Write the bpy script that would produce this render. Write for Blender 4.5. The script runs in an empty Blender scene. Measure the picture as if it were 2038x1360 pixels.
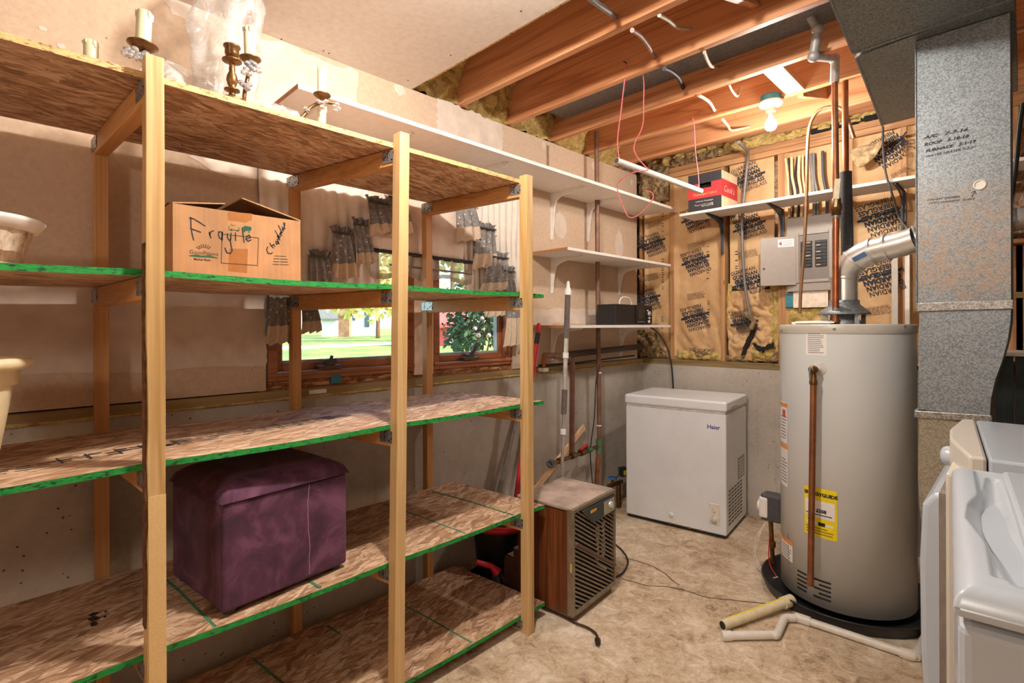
import bpy, bmesh, math, random
from math import sin, cos, pi, radians
from mathutils import Vector, Matrix, noise as mnoise
random.seed(7)
SC = bpy.context.scene
COL = SC.collection

# ------------------------------------------------------------------ camera
FPX, YAW, ROLL, CX, CY, EYE = 1028.0, 0.7841, -0.00375, 1019.0, 649.5, 1.35
FW = Vector((-sin(YAW), cos(YAW), 0)); RT = Vector((cos(YAW), sin(YAW), 0)); UP = Vector((0, 0, 1))
R2 = RT * cos(ROLL) + UP * sin(ROLL); U2 = UP * cos(ROLL) - RT * sin(ROLL)
EYEP = Vector((0, 0, EYE))
cam_d = bpy.data.cameras.new('camera'); cam = bpy.data.objects.new('camera', cam_d); COL.objects.link(cam)
cam_d.sensor_width = 36; cam_d.lens = FPX / 2038 * 36; cam_d.shift_y = (CY - 680) / 2038
cam_d.clip_start = 0.03; cam_d.clip_end = 400
mw = Matrix.Identity(4)
for i in range(3):
    mw[i][0] = R2[i]; mw[i][1] = U2[i]; mw[i][2] = -FW[i]; mw[i][3] = EYEP[i]
cam.matrix_world = mw
SC.camera = cam

# ------------------------------------------------------------------ world, sun, lamps, exposure
SC.view_settings.view_transform = 'Standard'; SC.view_settings.look = 'None'
SC.view_settings.gamma = 1; SC.view_settings.use_curve_mapping = False
SC.view_settings.exposure = 0.70
wd = bpy.data.worlds.new('world'); SC.world = wd; wd.use_nodes = True
wn = wd.node_tree; bg = wn.nodes['Background']
sky = wn.nodes.new('ShaderNodeTexSky'); sky.sky_type = 'NISHITA'; sky.sun_disc = False
sky.sun_elevation = radians(38); sky.sun_rotation = radians(70)
wn.links.new(sky.outputs[0], bg.inputs[0]); bg.inputs[1].default_value = 0.5
sun_d = bpy.data.lights.new('sun', 'SUN'); sun = bpy.data.objects.new('sun', sun_d); COL.objects.link(sun)
sun_d.energy = 7.0; sun_d.angle = 0.01; sun_d.color = (1, .93, .82)
sun.rotation_euler = Vector((-0.62, -0.42, -0.62)).to_track_quat('-Z', 'Y').to_euler()
WARM = (1.0, 0.945, 0.875)
def lamp(name, loc, watts, rad, col=WARM):
    d = bpy.data.lights.new(name, 'POINT'); o = bpy.data.objects.new(name, d); COL.objects.link(o)
    d.energy = watts; d.shadow_soft_size = rad; d.color = col; o.location = loc
    return o
lamp('ceiling_lamp_light', (-0.94, 0.84, 2.52), 64, 0.045)
lamp('bulb_light', (-1.03, 3.16, 2.455), 22, 0.035)
lamp('added_fill_light', (0.10, -1.7, 2.05), 28, 0.16)  # added soft fill behind the camera, not a fixture of the room

# ------------------------------------------------------------------ helpers
def at(px, py, ax, val):
    d = FW + R2 * ((px - CX) / FPX) + U2 * ((CY - py) / FPX)
    i = 'xyz'.index(ax)
    return EYEP + d * ((val - EYEP[i]) / d[i])
def lin(c):
    return tuple(((v / 255) / 12.92 if v / 255 <= .04045 else ((v / 255 + .055) / 1.055) ** 2.4) for v in c) + (1,)

class MB:
    def __init__(s): s.v = []; s.f = []; s.mi = []; s.cur = 0; s.sm = []; s.smooth = False
    def add(s, vs, fs):
        b = len(s.v); s.v += [Vector(p) for p in vs]
        for f in fs:
            s.f.append([i + b for i in f]); s.mi.append(s.cur); s.sm.append(s.smooth)
        return s
    def box(s, x0, x1, y0, y1, z0, z1):
        return s.add([(x0,y0,z0),(x1,y0,z0),(x1,y1,z0),(x0,y1,z0),(x0,y0,z1),(x1,y0,z1),(x1,y1,z1),(x0,y1,z1)],
            [(0,3,2,1),(4,5,6,7),(0,1,5,4),(1,2,6,5),(2,3,7,6),(3,0,4,7)])
    def beam(s, p0, p1, w, h, up=(0,0,1)):
        p0 = Vector(p0); p1 = Vector(p1); d = (p1 - p0).normalized(); up = Vector(up)
        sd = d.cross(up).normalized(); u = sd.cross(d).normalized()
        a = sd * w / 2; b = u * h / 2
        vs = [p0-a-b, p0+a-b, p0+a+b, p0-a+b, p1-a-b, p1+a-b, p1+a+b, p1-a+b]
        return s.add(vs, [(0,1,2,3),(7,6,5,4),(0,4,5,1),(1,5,6,2),(2,6,7,3),(3,7,4,0)])
    def prism(s, poly, lo, hi, ax='z'):
        def P(a, b, c): return {'z': (a,b,c), 'x': (c,a,b), 'y': (a,c,b)}[ax]
        n = len(poly)
        vs = [P(a,b,lo) for a,b in poly] + [P(a,b,hi) for a,b in poly]
        fs = [list(range(n))[::-1], list(range(n, 2*n))] + [(i,(i+1)%n,(i+1)%n+n,i+n) for i in range(n)]
        return s.add(vs, fs)
    def tube(s, pts, r, n=10, cap=True):
        pts = [Vector(p) for p in pts]; m = len(pts)
        rs = r if isinstance(r, (list, tuple)) else [r]*m
        vs = []; ref = None
        for i, p in enumerate(pts):
            t = (pts[min(i+1,m-1)] - pts[max(i-1,0)]).normalized()
            if ref is None:
                ref = t.orthogonal().normalized()
            ref = (ref - t*ref.dot(t)); ref = ref.normalized() if ref.length > 1e-6 else t.orthogonal().normalized()
            bi = t.cross(ref)
            for k in range(n):
                a = 2*pi*k/n; vs.append(p + (ref*cos(a)+bi*sin(a))*rs[i])
        fs = [(i*n+k, i*n+(k+1)%n, (i+1)*n+(k+1)%n, (i+1)*n+k) for i in range(m-1) for k in range(n)]
        sm = s.smooth; s.smooth = True; s.add(vs, fs); s.smooth = sm
        if cap:
            s.add(vs[:n], [list(range(n))[::-1]]); s.add(vs[-n:], [list(range(n))])
        return s
    def lathe(s, prof, c=(0,0,0), n=24, ax=(0,0,1), cap=True, smooth=True):
        ax = Vector(ax).normalized(); a = ax.orthogonal().normalized(); b = ax.cross(a); c = Vector(c)
        vs = []
        for r, z in prof:
            for k in range(n):
                t = 2*pi*k/n; vs.append(c + ax*z + (a*cos(t)+b*sin(t))*r)
        m = len(prof)
        fs = [(i*n+k, i*n+(k+1)%n, (i+1)*n+(k+1)%n, (i+1)*n+k) for i in range(m-1) for k in range(n)]
        sm = s.smooth; s.smooth = smooth; s.add(vs, fs); s.smooth = sm
        if cap:
            s.add(vs[:n], [list(range(n))[::-1]]); s.add(vs[-n:], [list(range(n))])
        return s
    def grid(s, fn, nu, nv, smooth=True, closed=False):
        vs = [fn(i/(nu), j/(nv)) for j in range(nv+1) for i in range(nu+1)]
        w = nu+1
        fs = [(j*w+i, j*w+i+1, (j+1)*w+i+1, (j+1)*w+i) for j in range(nv) for i in range(nu)]
        sm = s.smooth; s.smooth = smooth; s.add(vs, fs); s.smooth = sm
        return s
    def ball(s, c, r, n=12, m=8, sc=(1,1,1)):
        c = Vector(c)
        prof = []
        vs = []
        for j in range(m+1):
            t = pi*j/m
            for k in range(n):
                a = 2*pi*k/n
                vs.append(c + Vector((r*sin(t)*cos(a)*sc[0], r*sin(t)*sin(a)*sc[1], -r*cos(t)*sc[2])))
        fs = [(j*n+k, j*n+(k+1)%n, (j+1)*n+(k+1)%n, (j+1)*n+k) for j in range(m) for k in range(n)]
        sm = s.smooth; s.smooth = True; s.add(vs, fs); s.smooth = sm
        return s
    def xf(s, M, start=0):
        for i in range(start, len(s.v)): s.v[i] = M @ s.v[i]
        return s

WORLDLOC = {}
def finish(o, parent, base, label, cat, group, kind):
    COL.objects.link(o)
    WORLDLOC[o.name] = base
    if parent is not None:
        o.parent = parent; o.location = base - WORLDLOC[parent.name]
    else:
        o.location = base
    if label: o['label'] = label
    if cat: o['category'] = cat
    if group: o['group'] = group
    if kind: o['kind'] = kind
    return o
def thing(name, loc, label, cat, group=None, kind=None):
    o = bpy.data.objects.new(name, None); o.empty_display_size = .05
    return finish(o, None, Vector(loc), label, cat, group, kind)
def build(mb, name, mats, parent=None, label=None, cat=None, group=None, kind=None, bevel=0, weld=False, solid=0, subd=0, seg=2):
    if not isinstance(mats, (list, tuple)): mats = [mats]
    mn = Vector([min(v[i] for v in mb.v) for i in range(3)]); mx = Vector([max(v[i] for v in mb.v) for i in range(3)])
    base = Vector(((mn.x+mx.x)/2, (mn.y+mx.y)/2, mn.z))
    me = bpy.data.meshes.new(name)
    me.from_pydata([v - base for v in mb.v], [], mb.f)
    me.polygons.foreach_set('use_smooth', mb.sm); me.polygons.foreach_set('material_index', mb.mi)
    for m in mats: me.materials.append(m)
    if weld:
        bm = bmesh.new(); bm.from_mesh(me); bmesh.ops.remove_doubles(bm, verts=bm.verts, dist=1e-5); bm.to_mesh(me); bm.free()
    me.validate(); me.update()
    o = bpy.data.objects.new(name, me)
    finish(o, parent, base, label, cat, group, kind)
    if solid:
        m = o.modifiers.new('solid', 'SOLIDIFY'); m.thickness = solid; m.offset = 0
    if bevel:
        m = o.modifiers.new('bevel', 'BEVEL'); m.width = bevel; m.segments = seg; m.limit_method = 'ANGLE'; m.angle_limit = radians(40)
    if subd:
        m = o.modifiers.new('sub', 'SUBSURF'); m.levels = subd; m.render_levels = subd
    return o
def text_mb(mb, body, size, org, right, up, shear=0, align='LEFT', bold=0, sx=1):
    c = bpy.data.curves.new('t', 'FONT'); c.body = body; c.size = size; c.shear = shear; c.align_x = align
    c.resolution_u = 2; c.offset = bold; c.fill_mode = 'FRONT'
    o = bpy.data.objects.new('t', c); COL.objects.link(o)
    dg = bpy.context.evaluated_depsgraph_get()
    me = bpy.data.meshes.new_from_object(o.evaluated_get(dg))
    org = Vector(org); right = Vector(right).normalized(); up = Vector(up).normalized()
    mb.add([org + right*v.co.x*sx + up*v.co.y for v in me.vertices], [list(p.vertices) for p in me.polygons])
    bpy.data.objects.remove(o); bpy.data.curves.remove(c); bpy.data.meshes.remove(me)
    return mb
def stroke(mb, pts, w, nrm):
    nrm = Vector(nrm)
    pts = [Vector(p) for p in pts]
    for a, b in zip(pts, pts[1:]):
        d = (b-a)
        if d.length < 1e-6: continue
        d.normalize(); s = d.cross(nrm).normalized()*w/2; e = d*w*.35
        mb.add([a-s-e, a+s-e, b+s+e, b-s+e], [(0,1,2,3)])
    return mb
def bez(pts, n=8):
    pts = [Vector(p) for p in pts]; out = []
    P = [pts[0]] + pts + [pts[-1]]
    for i in range(1, len(P)-2):
        for k in range(n):
            t = k/n; a, b, c, d = P[i-1], P[i], P[i+1], P[i+2]
            out.append(.5*((2*b)+(c-a)*t+(2*a-5*b+4*c-d)*t*t+(3*b-a-3*c+d)*t*t*t))
    out.append(pts[-1]); return out

# ------------------------------------------------------------------ materials
class NT:
    def __init__(s, name, rough=.6, metal=0.0, spec=None):
        s.m = bpy.data.materials.new(name); s.m.use_nodes = True
        s.t = s.m.node_tree; s.b = s.t.nodes['Principled BSDF']
        s.b.inputs['Roughness'].default_value = rough; s.b.inputs['Metallic'].default_value = metal
        if spec is not None: s.b.inputs['Specular IOR Level'].default_value = spec
        s._c = None
    def n(s, t, **k):
        x = s.t.nodes.new(t)
        for a, v in k.items(): setattr(x, a, v)
        return x
    def l(s, a, b): s.t.links.new(a, b)
    def coord(s, scale=(1,1,1), rot=(0,0,0), jitter=True):
        tc = s.n('ShaderNodeTexCoord'); mp = s.n('ShaderNodeMapping'); mp.vector_type = 'TEXTURE'
        mp.inputs['Scale'].default_value = tuple(1/x for x in scale); mp.inputs['Rotation'].default_value = rot
        src = tc.outputs['Object']
        if jitter:
            oi = s.n('ShaderNodeObjectInfo'); vm = s.n('ShaderNodeVectorMath', operation='ADD')
            ml = s.n('ShaderNodeMath', operation='MULTIPLY'); ml.inputs[1].default_value = 37.0
            s.l(oi.outputs['Random'], ml.inputs[0]); s.l(src, vm.inputs[0]); s.l(ml.outputs[0], vm.inputs[1]); src = vm.outputs[0]
        s.l(src, mp.inputs['Vector']); return mp.outputs[0]
    def noise(s, vec, scale, detail=3, rough=.55, dist=0):
        x = s.n('ShaderNodeTexNoise'); x.inputs['Scale'].default_value = scale; x.inputs['Detail'].default_value = detail
        x.inputs['Roughness'].default_value = rough; x.inputs['Distortion'].default_value = dist
        s.l(vec, x.inputs['Vector']); return x.outputs['Fac']
    def vor(s, vec, scale, out='Color', feature='F1'):
        x = s.n('ShaderNodeTexVoronoi'); x.feature = feature; x.inputs['Scale'].default_value = scale; s.l(vec, x.inputs['Vector'])
        return x.outputs[out]
    def ramp(s, fac, stops, interp='LINEAR'):
        r = s.n('ShaderNodeValToRGB'); r.color_ramp.interpolation = interp
        e = r.color_ramp.elements
        while len(e) < len(stops): e.new(.5)
        for i, (p, c) in enumerate(stops):
            e[i].position = p; e[i].color = lin(c) if len(c) == 3 else c
        s.l(fac, r.inputs[0]); return r.outputs[0]
    def mix(s, fac, a, b, mode='MIX'):
        x = s.n('ShaderNodeMix', data_type='RGBA', blend_type=mode)
        for sock, val in ((0, fac), (6, a), (7, b)):
            if hasattr(val, 'is_output'): s.l(val, x.inputs[sock])
            else: x.inputs[sock].default_value = val if sock == 0 else (lin(val) if len(val) == 3 else val)
        return x.outputs[2]
    def math(s, op, a, b=None):
        x = s.n('ShaderNodeMath', operation=op)
        for i, v in enumerate((a, b)):
            if v is None: continue
            if hasattr(v, 'is_output'): s.l(v, x.inputs[i])
            else: x.inputs[i].default_value = v
        return x.outputs[0]
    def bump(s, h, strength=.3, dist=.01):
        x = s.n('ShaderNodeBump'); x.inputs['Strength'].default_value = strength; x.inputs['Distance'].default_value = dist
        s.l(h, x.inputs['Height']); s.l(x.outputs[0], s.b.inputs['Normal'])
    def col(s, c):
        if hasattr(c, 'is_output'): s.l(c, s.b.inputs['Base Color'])
        else: s.b.inputs['Base Color'].default_value = lin(c)
        return s
def plain(name, c, rough=.5, metal=0, var=.08, scale=30, bump=0, spec=None):
    t = NT(name, rough, metal, spec); v = t.coord(); f = t.noise(v, scale, 4)
    lo = tuple(max(0, x*(1-var)) for x in c); hi = tuple(min(255, x*(1+var)) for x in c)
    t.col(t.ramp(f, [(.3, lo), (.7, hi)]))
    if bump: t.bump(f, bump, .003)
    return t.m
_wc = {}
def wood(kind, ax):
    if (kind, ax) in _wc: return _wc[(kind, ax)]
    dark, mid, light, freq, rough = {
        'fir': ((152,92,56), (208,142,94), (228,168,120), 13, .5),
        'pine': ((172,128,70), (206,166,108), (224,190,138), 9, .5),
        'bar': ((150,98,50), (196,140,82), (214,162,104), 9, .55),
        'stud': ((146,98,58), (188,136,88), (206,158,110), 10, .6),
        'sill': ((104,84,50), (148,122,76), (176,150,102), 9, .7),
        'winwood': ((120,66,36), (160,94,56), (184,116,74), 9, .4)}[kind]
    t = NT('wood_%s_%s' % (kind, ax), rough)
    sc = [11.0, 11.0, 11.0]; sc['xyz'.index(ax)] = .75
    v = t.coord(tuple(sc)); f = t.noise(v, .42, 3, .5, .35)
    g = t.math('PINGPONG', t.math('MULTIPLY', f, freq), 1.0)
    rings = t.ramp(g, [(0, dark), (.22, mid), (.6, light), (1, light)])
    sc2 = [140.0]*3; sc2['xyz'.index(ax)] = 2.5
    fine = t.noise(t.coord(tuple(sc2)), 1, 2)
    c = t.mix(.45, rings, t.ramp(fine, [(.3, dark), (.55, mid), (.75, light)]))
    sk = [7.0]*3; sk['xyz'.index(ax)] = 2.2
    k = t.vor(t.coord(tuple(sk)), 1, 'Distance')
    c = t.mix(t.ramp(k, [(.02, (255,255,255)), (.075, (0,0,0))]), c, tuple(x*.45 for x in dark))
    big = t.noise(t.coord((2,2,2)), 1.2, 2)
    c = t.mix(t.math('MULTIPLY', big, .35), c, tuple(x*.8 for x in mid))
    t.col(c); t.bump(fine, .12, .002)
    _wc[(kind, ax)] = t.m; return t.m
def osb_mat(name, tones, marks=True):
    t = NT(name, .72)
    out = None
    for i, (rz, sx, sy) in enumerate(((.10, 78, 10), (-.30, 66, 13), (.45, 60, 15))):
        v = t.coord((sx, sy, 40), (0, 0, rz)); w = t.noise(t.coord((1,1,1)), 9, 2)
        vm = t.n('ShaderNodeVectorMath', operation='ADD'); t.l(v, vm.inputs[0]); t.l(w, vm.inputs[1])
        cl = t.vor(vm.outputs[0], 1, 'Color'); sp = t.n('ShaderNodeSeparateColor'); t.l(cl, sp.inputs[0])
        val = sp.outputs[0]
        if out is None: out = val
        else:
            msk = t.ramp(t.vor(t.coord((sx*.7, sy*.7, 30), (0,0,rz)), 1, 'Color'), [(.44, (0,0,0)), (.46, (255,255,255))])
            x = t.n('ShaderNodeMix', data_type='FLOAT'); t.l(msk, x.inputs[0]); t.l(out, x.inputs[2]); t.l(val, x.inputs[3]); out = x.outputs[0]
    streak = t.noise(t.coord((120, 7, 90), (0,0,.05)), 1, 3)
    fac = t.math('ADD', t.math('MULTIPLY', out, .54), t.math('MULTIPLY', streak, .44))
    c = t.ramp(fac, [(.20, tones[0]), (.36, tones[1]), (.54, tones[2]), (.74, tones[3])])
    crack = t.noise(t.coord((75, 9, 60), (0,0,.2)), 1, 4, .6)
    c = t.mix(t.ramp(crack, [(.3, (255,255,255)), (.36, (0,0,0))]), c, tuple(x*.42 for x in tones[0]))
    for sx, sy, rz in ((70, 10, .08), (58, 13, -.33)):
        vm2 = t.n('ShaderNodeVectorMath', operation='ADD'); t.l(t.coord((sx, sy, 40), (0,0,rz)), vm2.inputs[0]); t.l(t.noise(t.coord((1,1,1)), 9, 2), vm2.inputs[1])
        ed = t.vor(vm2.outputs[0], 1, 'Distance', 'DISTANCE_TO_EDGE')
        c = t.mix(t.math('MULTIPLY', t.ramp(ed, [(.015, (255,255,255)), (.06, (0,0,0))]), .42), c, tuple(x*.55 for x in tones[0]))
    fine = t.noise(t.coord((320, 20, 200), (0,0,.06)), 1, 3, .65); c = t.mix(t.math('MULTIPLY', t.ramp(fine, [(.4, (0,0,0)), (.7, (255,255,255))]), .35), c, tones[3])
    big = t.noise(t.coord((1.5,1.5,1.5)), 2, 2); c = t.mix(t.math('MULTIPLY', big, .3), c, tones[1])
    t.col(c); t.bump(fac, .5, .003); return t.m
OSB = osb_mat('osb_board', ((112,74,48), (172,126,90), (208,166,130), (236,206,174)))
def edge_mat(name, base, dark):
    t = NT(name, .7); f = t.noise(t.coord((40, 25, 60)), 2, 4, .7)
    t.col(t.ramp(f, [(.36, dark), (.46, base), (.7, tuple(min(255, x*1.15) for x in base))])); t.bump(f, .6, .004); return t.m
GREEN = edge_mat('green_edge_paint', (24,134,52), (12,52,26))
RAWEDGE = edge_mat('raw_osb_edge', (206,166,110), (120,84,46))
def drywall_mat():
    t = NT('drywall_paper', .85); f = t.noise(t.coord(jitter=False), 60, 3); g = t.noise(t.coord((1,1,1), jitter=False), 1.6, 3)
    c = t.ramp(f, [(.3, (194,166,140)), (.7, (210,182,154))]); c = t.mix(t.math('MULTIPLY', g, .3), c, (198,176,154))
    sp = t.vor(t.coord(jitter=False), 5, 'Distance'); c = t.mix(t.ramp(sp, [(.02, (255,255,255)), (.03, (0,0,0))]), c, (120,96,76))
    t.col(c); t.bump(f, .06, .002); return t.m
DRYWALL = drywall_mat()
CEIL_BOUNCE = plain('bounce_lit_wallboard', (220,208,196), .85, var=.03, scale=40, bump=.05)  # drywall made paler for the ceiling, bounced light put into the colour
MUD = plain('joint_compound', (214,195,178), .8, var=.05, scale=12)
def concrete_mat(name, stops, pits=True):
    t = NT(name, .85); v = t.coord(jitter=False); f = t.noise(v, 2.2, 6, .62); g = t.noise(v, 55, 3)
    c = t.ramp(t.math('ADD', t.math('MULTIPLY', f, .8), t.math('MULTIPLY', g, .2)), stops)
    h = g
    if pits:
        p = t.vor(v, 32, 'Distance'); m = t.ramp(p, [(.08, (255,255,255)), (.14, (0,0,0))]); sel = t.ramp(t.noise(v, 5, 2), [(.5, (0,0,0)), (.58, (255,255,255))])
        mm = t.math('MULTIPLY', m, sel); c = t.mix(mm, c, tuple(x*.45 for x in stops[0][1]))
        vl = t.noise(t.coord((9, 9, .35), jitter=False), 1.0, 3); c = t.mix(t.ramp(vl, [(.62, (0,0,0)), (.72, (150,150,150))]), c, tuple(x*.72 for x in stops[1][1]))
    t.col(c); t.bump(h, .25, .004); return t.m
CONC = concrete_mat('foundation_concrete', [(.3, (150,140,128)), (.5, (178,168,156)), (.7, (198,188,176))])
def floor_mat():
    t = NT('mottled_slab', .6); v = t.coord(jitter=False)
    f = t.noise(v, 3.2, 6, .65, .6); g = t.noise(v, 16, 5, .7, 1.2); h = t.noise(v, 90, 2)
    fac = t.math('ADD', t.math('MULTIPLY', f, .45), t.math('ADD', t.math('MULTIPLY', g, .42), t.math('MULTIPLY', h, .13)))
    c = t.ramp(fac, [(.39, (140,114,90)), (.46, (188,162,132)), (.53, (212,190,162)), (.62, (234,220,198))])
    st = t.noise(v, 1.1, 3); c = t.mix(t.ramp(st, [(.52, (0,0,0)), (.7, (130,130,130))]), c, (186,168,148))
    t.col(c); t.bump(g, .12, .003); return t.m
FLOOR = floor_mat()
def galv(name, lo, hi, rust=False, metal=.75, rough=.42):
    t = NT(name, rough, metal); v = t.coord()
    cl = t.vor(v, 260, 'Color'); sp = t.n('ShaderNodeSeparateColor'); t.l(cl, sp.inputs[0]); f = t.noise(v, 3, 3)
    fac = t.math('ADD', t.math('MULTIPLY', sp.outputs[0], .6), t.math('MULTIPLY', f, .4))
    c = t.ramp(fac, [(.2, lo), (.75, hi)])
    if rust:
        tc = t.n('ShaderNodeTexCoord'); sx = t.n('ShaderNodeSeparateXYZ'); t.l(tc.outputs['Object'], sx.inputs[0])
        zz = t.math('ADD', sx.outputs[2], t.math('MULTIPLY', t.noise(t.coord(jitter=False), 7, 4), .22))
        band = t.ramp(zz, [(.10, (70,70,70)), (.18, (255,255,255)), (.42, (200,200,200)), (.58, (0,0,0))])
        m = t.math('MULTIPLY', band, t.ramp(t.noise(t.coord((1,1,1), jitter=False), 45, 3, .7), [(.35, (0,0,0)), (.6, (255,255,255))]))
        c = t.mix(t.math('MULTIPLY', m, .62), c, (176,138,100))
        t.l(t.math('SUBTRACT', metal, t.math('MULTIPLY', m, .4)), t.b.inputs['Metallic'])
    t.col(c); t.bump(sp.outputs[0], .12, .002)
    return t.m
GALV = galv('galvanized_sheet', (104,109,112), (150,155,157), metal=.55, rough=.5)
GALVRUST = galv('galvanized_sheet_stained', (106,111,114), (152,157,159), rust=True, metal=.55, rough=.5)
SHINY = plain('bright_duct_metal', (222,222,218), .32, .8, .05, 8)
PLATE = None
def plate_mat():
    t = NT('nail_plate_steel', .4, .8); v = t.coord((1,1,1), jitter=False)
    p = t.vor(v, 110, 'Distance'); t.col(t.ramp(p, [(.28, (40,40,42)), (.42, (168,170,172))])); return t.m
PLATE = plate_mat()
def kraft_mat():
    t = NT('kraft_paper', .7); v = t.coord(); f = t.noise(v, 4, 5, .6, .5); g = t.noise(v, 120, 2)
    c = t.ramp(f, [(.3, (186,144,98)), (.55, (210,170,122)), (.75, (224,190,144))]); c = t.mix(t.math('MULTIPLY', g, .2), c, (180,138,92))
    t.col(c); h = t.noise(v, 22, 5, .7, 1.5); t.bump(h, .35, .01); return t.m
KRAFT = kraft_mat()
def fluff_mat(name, a, b, c):
    t = NT(name, .95); f = t.noise(t.coord(), 26, 5, .75, .8); t.col(t.ramp(f, [(.3, a), (.5, b), (.7, c)])); t.bump(f, .8, .02); return t.m
FIBER = fluff_mat('yellow_fiberglass', (150,118,56), (206,174,102), (230,206,144))
DIRTY = fluff_mat('sooty_fiberglass', (34,30,26), (150,122,84), (206,180,136))
INK = plain('navy_ink', (38,42,52), .8, var=.12, scale=60)
INKGREY = plain('faded_ink', (150,118,84), .8, var=.1, scale=60)
BLACKINK = plain('marker_ink', (22,22,26), .6)
WHITE = plain('white_melamine', (238,230,222), .38, var=.02)
WHITEEN = plain('white_enamel', (230,231,233), .3, var=.02, scale=5)
EDGEWOOD = plain('particleboard_end', (168,112,72), .7, var=.15, scale=120)
WMETAL = plain('white_bracket_paint', (236,228,218), .4, var=.03)
GREYMETAL = plain('dark_grey_bracket', (84,86,90), .4, .5)
def cardboard(name, c):
    t = NT(name, .8); v = t.coord(); f = t.noise(v, 7, 4); g = t.noise(t.coord((90, 90, 4)), 1, 2)
    lo = tuple(x*.9 for x in c); hi = tuple(min(255, x*1.06) for x in c)
    t.col(t.ramp(t.math('ADD', t.math('MULTIPLY', f, .7), t.math('MULTIPLY', g, .3)), [(.35, lo), (.65, hi)])); return t.m
CARD = cardboard('cardboard', (172,126,84)); CARDIN = cardboard('cardboard_inside', (138,94,58)); TAPE = plain('brown_tape', (158,104,60), .25, var=.04)
def velvet():
    t = NT('purple_velvet', .85); v = t.coord(); f = t.noise(v, 9, 5, .6, .8); g = t.noise(v, 160, 2)
    c = t.ramp(f, [(.32, (54,24,44)), (.5, (82,40,66)), (.68, (118,72,98))]); c = t.mix(t.math('MULTIPLY', g, .25), c, (60,28,48))
    t.col(c); t.b.inputs['Sheen Weight'].default_value = .12; t.b.inputs['Sheen Roughness'].default_value = .4; t.bump(g, .2, .002); return t.m
VELVET = velvet()
BLACKP = plain('black_plastic', (26,26,28), .45); DARKGREY = plain('dark_grey_plastic', (70,70,72), .5)
BRASS = plain('aged_brass', (116,82,46), .36, .8, .18, 30); COPPER = plain('copper_tube', (176,104,66), .32, .85, .14, 14)
BROWNPIPE = plain('brown_painted_pipe', (126,92,76), .45, .2, .14, 16); COPPERDARK = plain('tarnished_copper', (150,96,62), .45, .7, .16, 14)
PVC = plain('white_pvc', (228,220,208), .4, var=.03); CREAM = plain('cream_pvc', (232,216,178), .45, var=.04); GREYPIPE = plain('grey_primed_pipe', (172,170,166), .5, .3, .1, 20)
FOAM = plain('black_foam_sleeve', (58,58,60), .9, var=.2, scale=120, bump=.4)
TANK = plain('warm_grey_enamel', (216,216,213), .3, var=.015, scale=3); TANKTOP = plain('heater_top_grey', (196,188,176), .35, var=.02)
PAPER = plain('white_label', (238,232,226), .6, var=.02); YELLOW = plain('yellow_label', (244,216,24), .5, var=.02); ORANGE = plain('orange_strip', (236,140,60), .5)
REDP = plain('red_plastic', (196,32,44), .35, var=.05); BLUEP = plain('blue_handle', (44,92,168), .4); GREENP = plain('oxidised_green', (84,120,96), .6, .3)
GREYPANEL = plain('panel_grey_paint', (160,148,138), .42, var=.02); PANELDK = plain('panel_grey_dark', (126,116,108), .45, var=.02)
APPL = plain('appliance_white', (178,184,191), .22, var=.01, scale=4); APPLB = plain('appliance_bisque', (206,196,182), .3, var=.015, scale=4); APPLD = plain('appliance_gap', (126,114,102), .6)
PINK = plain('pink_string', (222,112,118), .7); CABW = plain('white_cable', (184,164,138), .5); CABG = plain('grey_cable', (128,124,120), .5); CABK = plain('black_cable', (30,28,28), .5)
WIREY = plain('cream_cable', (226,200,152), .55)
CURT = plain('ivory_curtain', (232,220,206), .85, var=.03, scale=20)
def dotted():
    t = NT('grey_dotted_cotton', .9); v = t.coord((1,1,1)); p = t.vor(v, 42, 'Distance'); f = t.noise(v, 60, 2)
    c = t.ramp(f, [(.3, (116,110,107)), (.7, (150,144,140))]); t.col(t.mix(t.ramp(p, [(.17, (255,255,255)), (.22, (0,0,0))]), c, (214,206,198))); return t.m
DOT = dotted(); HEM = plain('beige_linen_hem', (206,184,160), .9, var=.08, scale=140); RUFF = plain('dark_grey_ruffle', (74,72,74), .9, var=.15, scale=80)
def sheer(name, c, alpha, rough=.5, tr=False):
    t = NT(name, rough); t.col(c); t.b.inputs['Alpha'].default_value = alpha
    if tr: t.b.inputs['Transmission Weight'].default_value = .0
    return t.m
LACE = sheer('sheer_lace', (216,200,184), .55)
def plastic_film():
    t = NT('clear_plastic_film', .12); v = t.coord(jitter=False); f = t.noise(v, 8, 4, .55, 1.4)
    t.col(t.ramp(f, [(.3, (176,170,164)), (.7, (216,211,205))])); t.l(t.ramp(f, [(.35, (90,90,90)), (.65, (200,200,200))]), t.b.inputs['Alpha']); t.bump(f, .6, .03); return t.m
FILM = plastic_film()
def glass(name, rough=0.0):
    t = NT(name, rough); t.b.inputs['Transmission Weight'].default_value = 1; t.b.inputs['IOR'].default_value = 1.5; t.col((250,250,250)); return t.m
CRYSTAL = glass('cut_crystal', .02); CRYSTAL.node_tree.nodes['Principled BSDF'].inputs['Transmission Weight'].default_value = .82; CRYSTAL.node_tree.nodes['Principled BSDF'].inputs['Base Color'].default_value = (.9,.9,.92,1)
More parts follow.
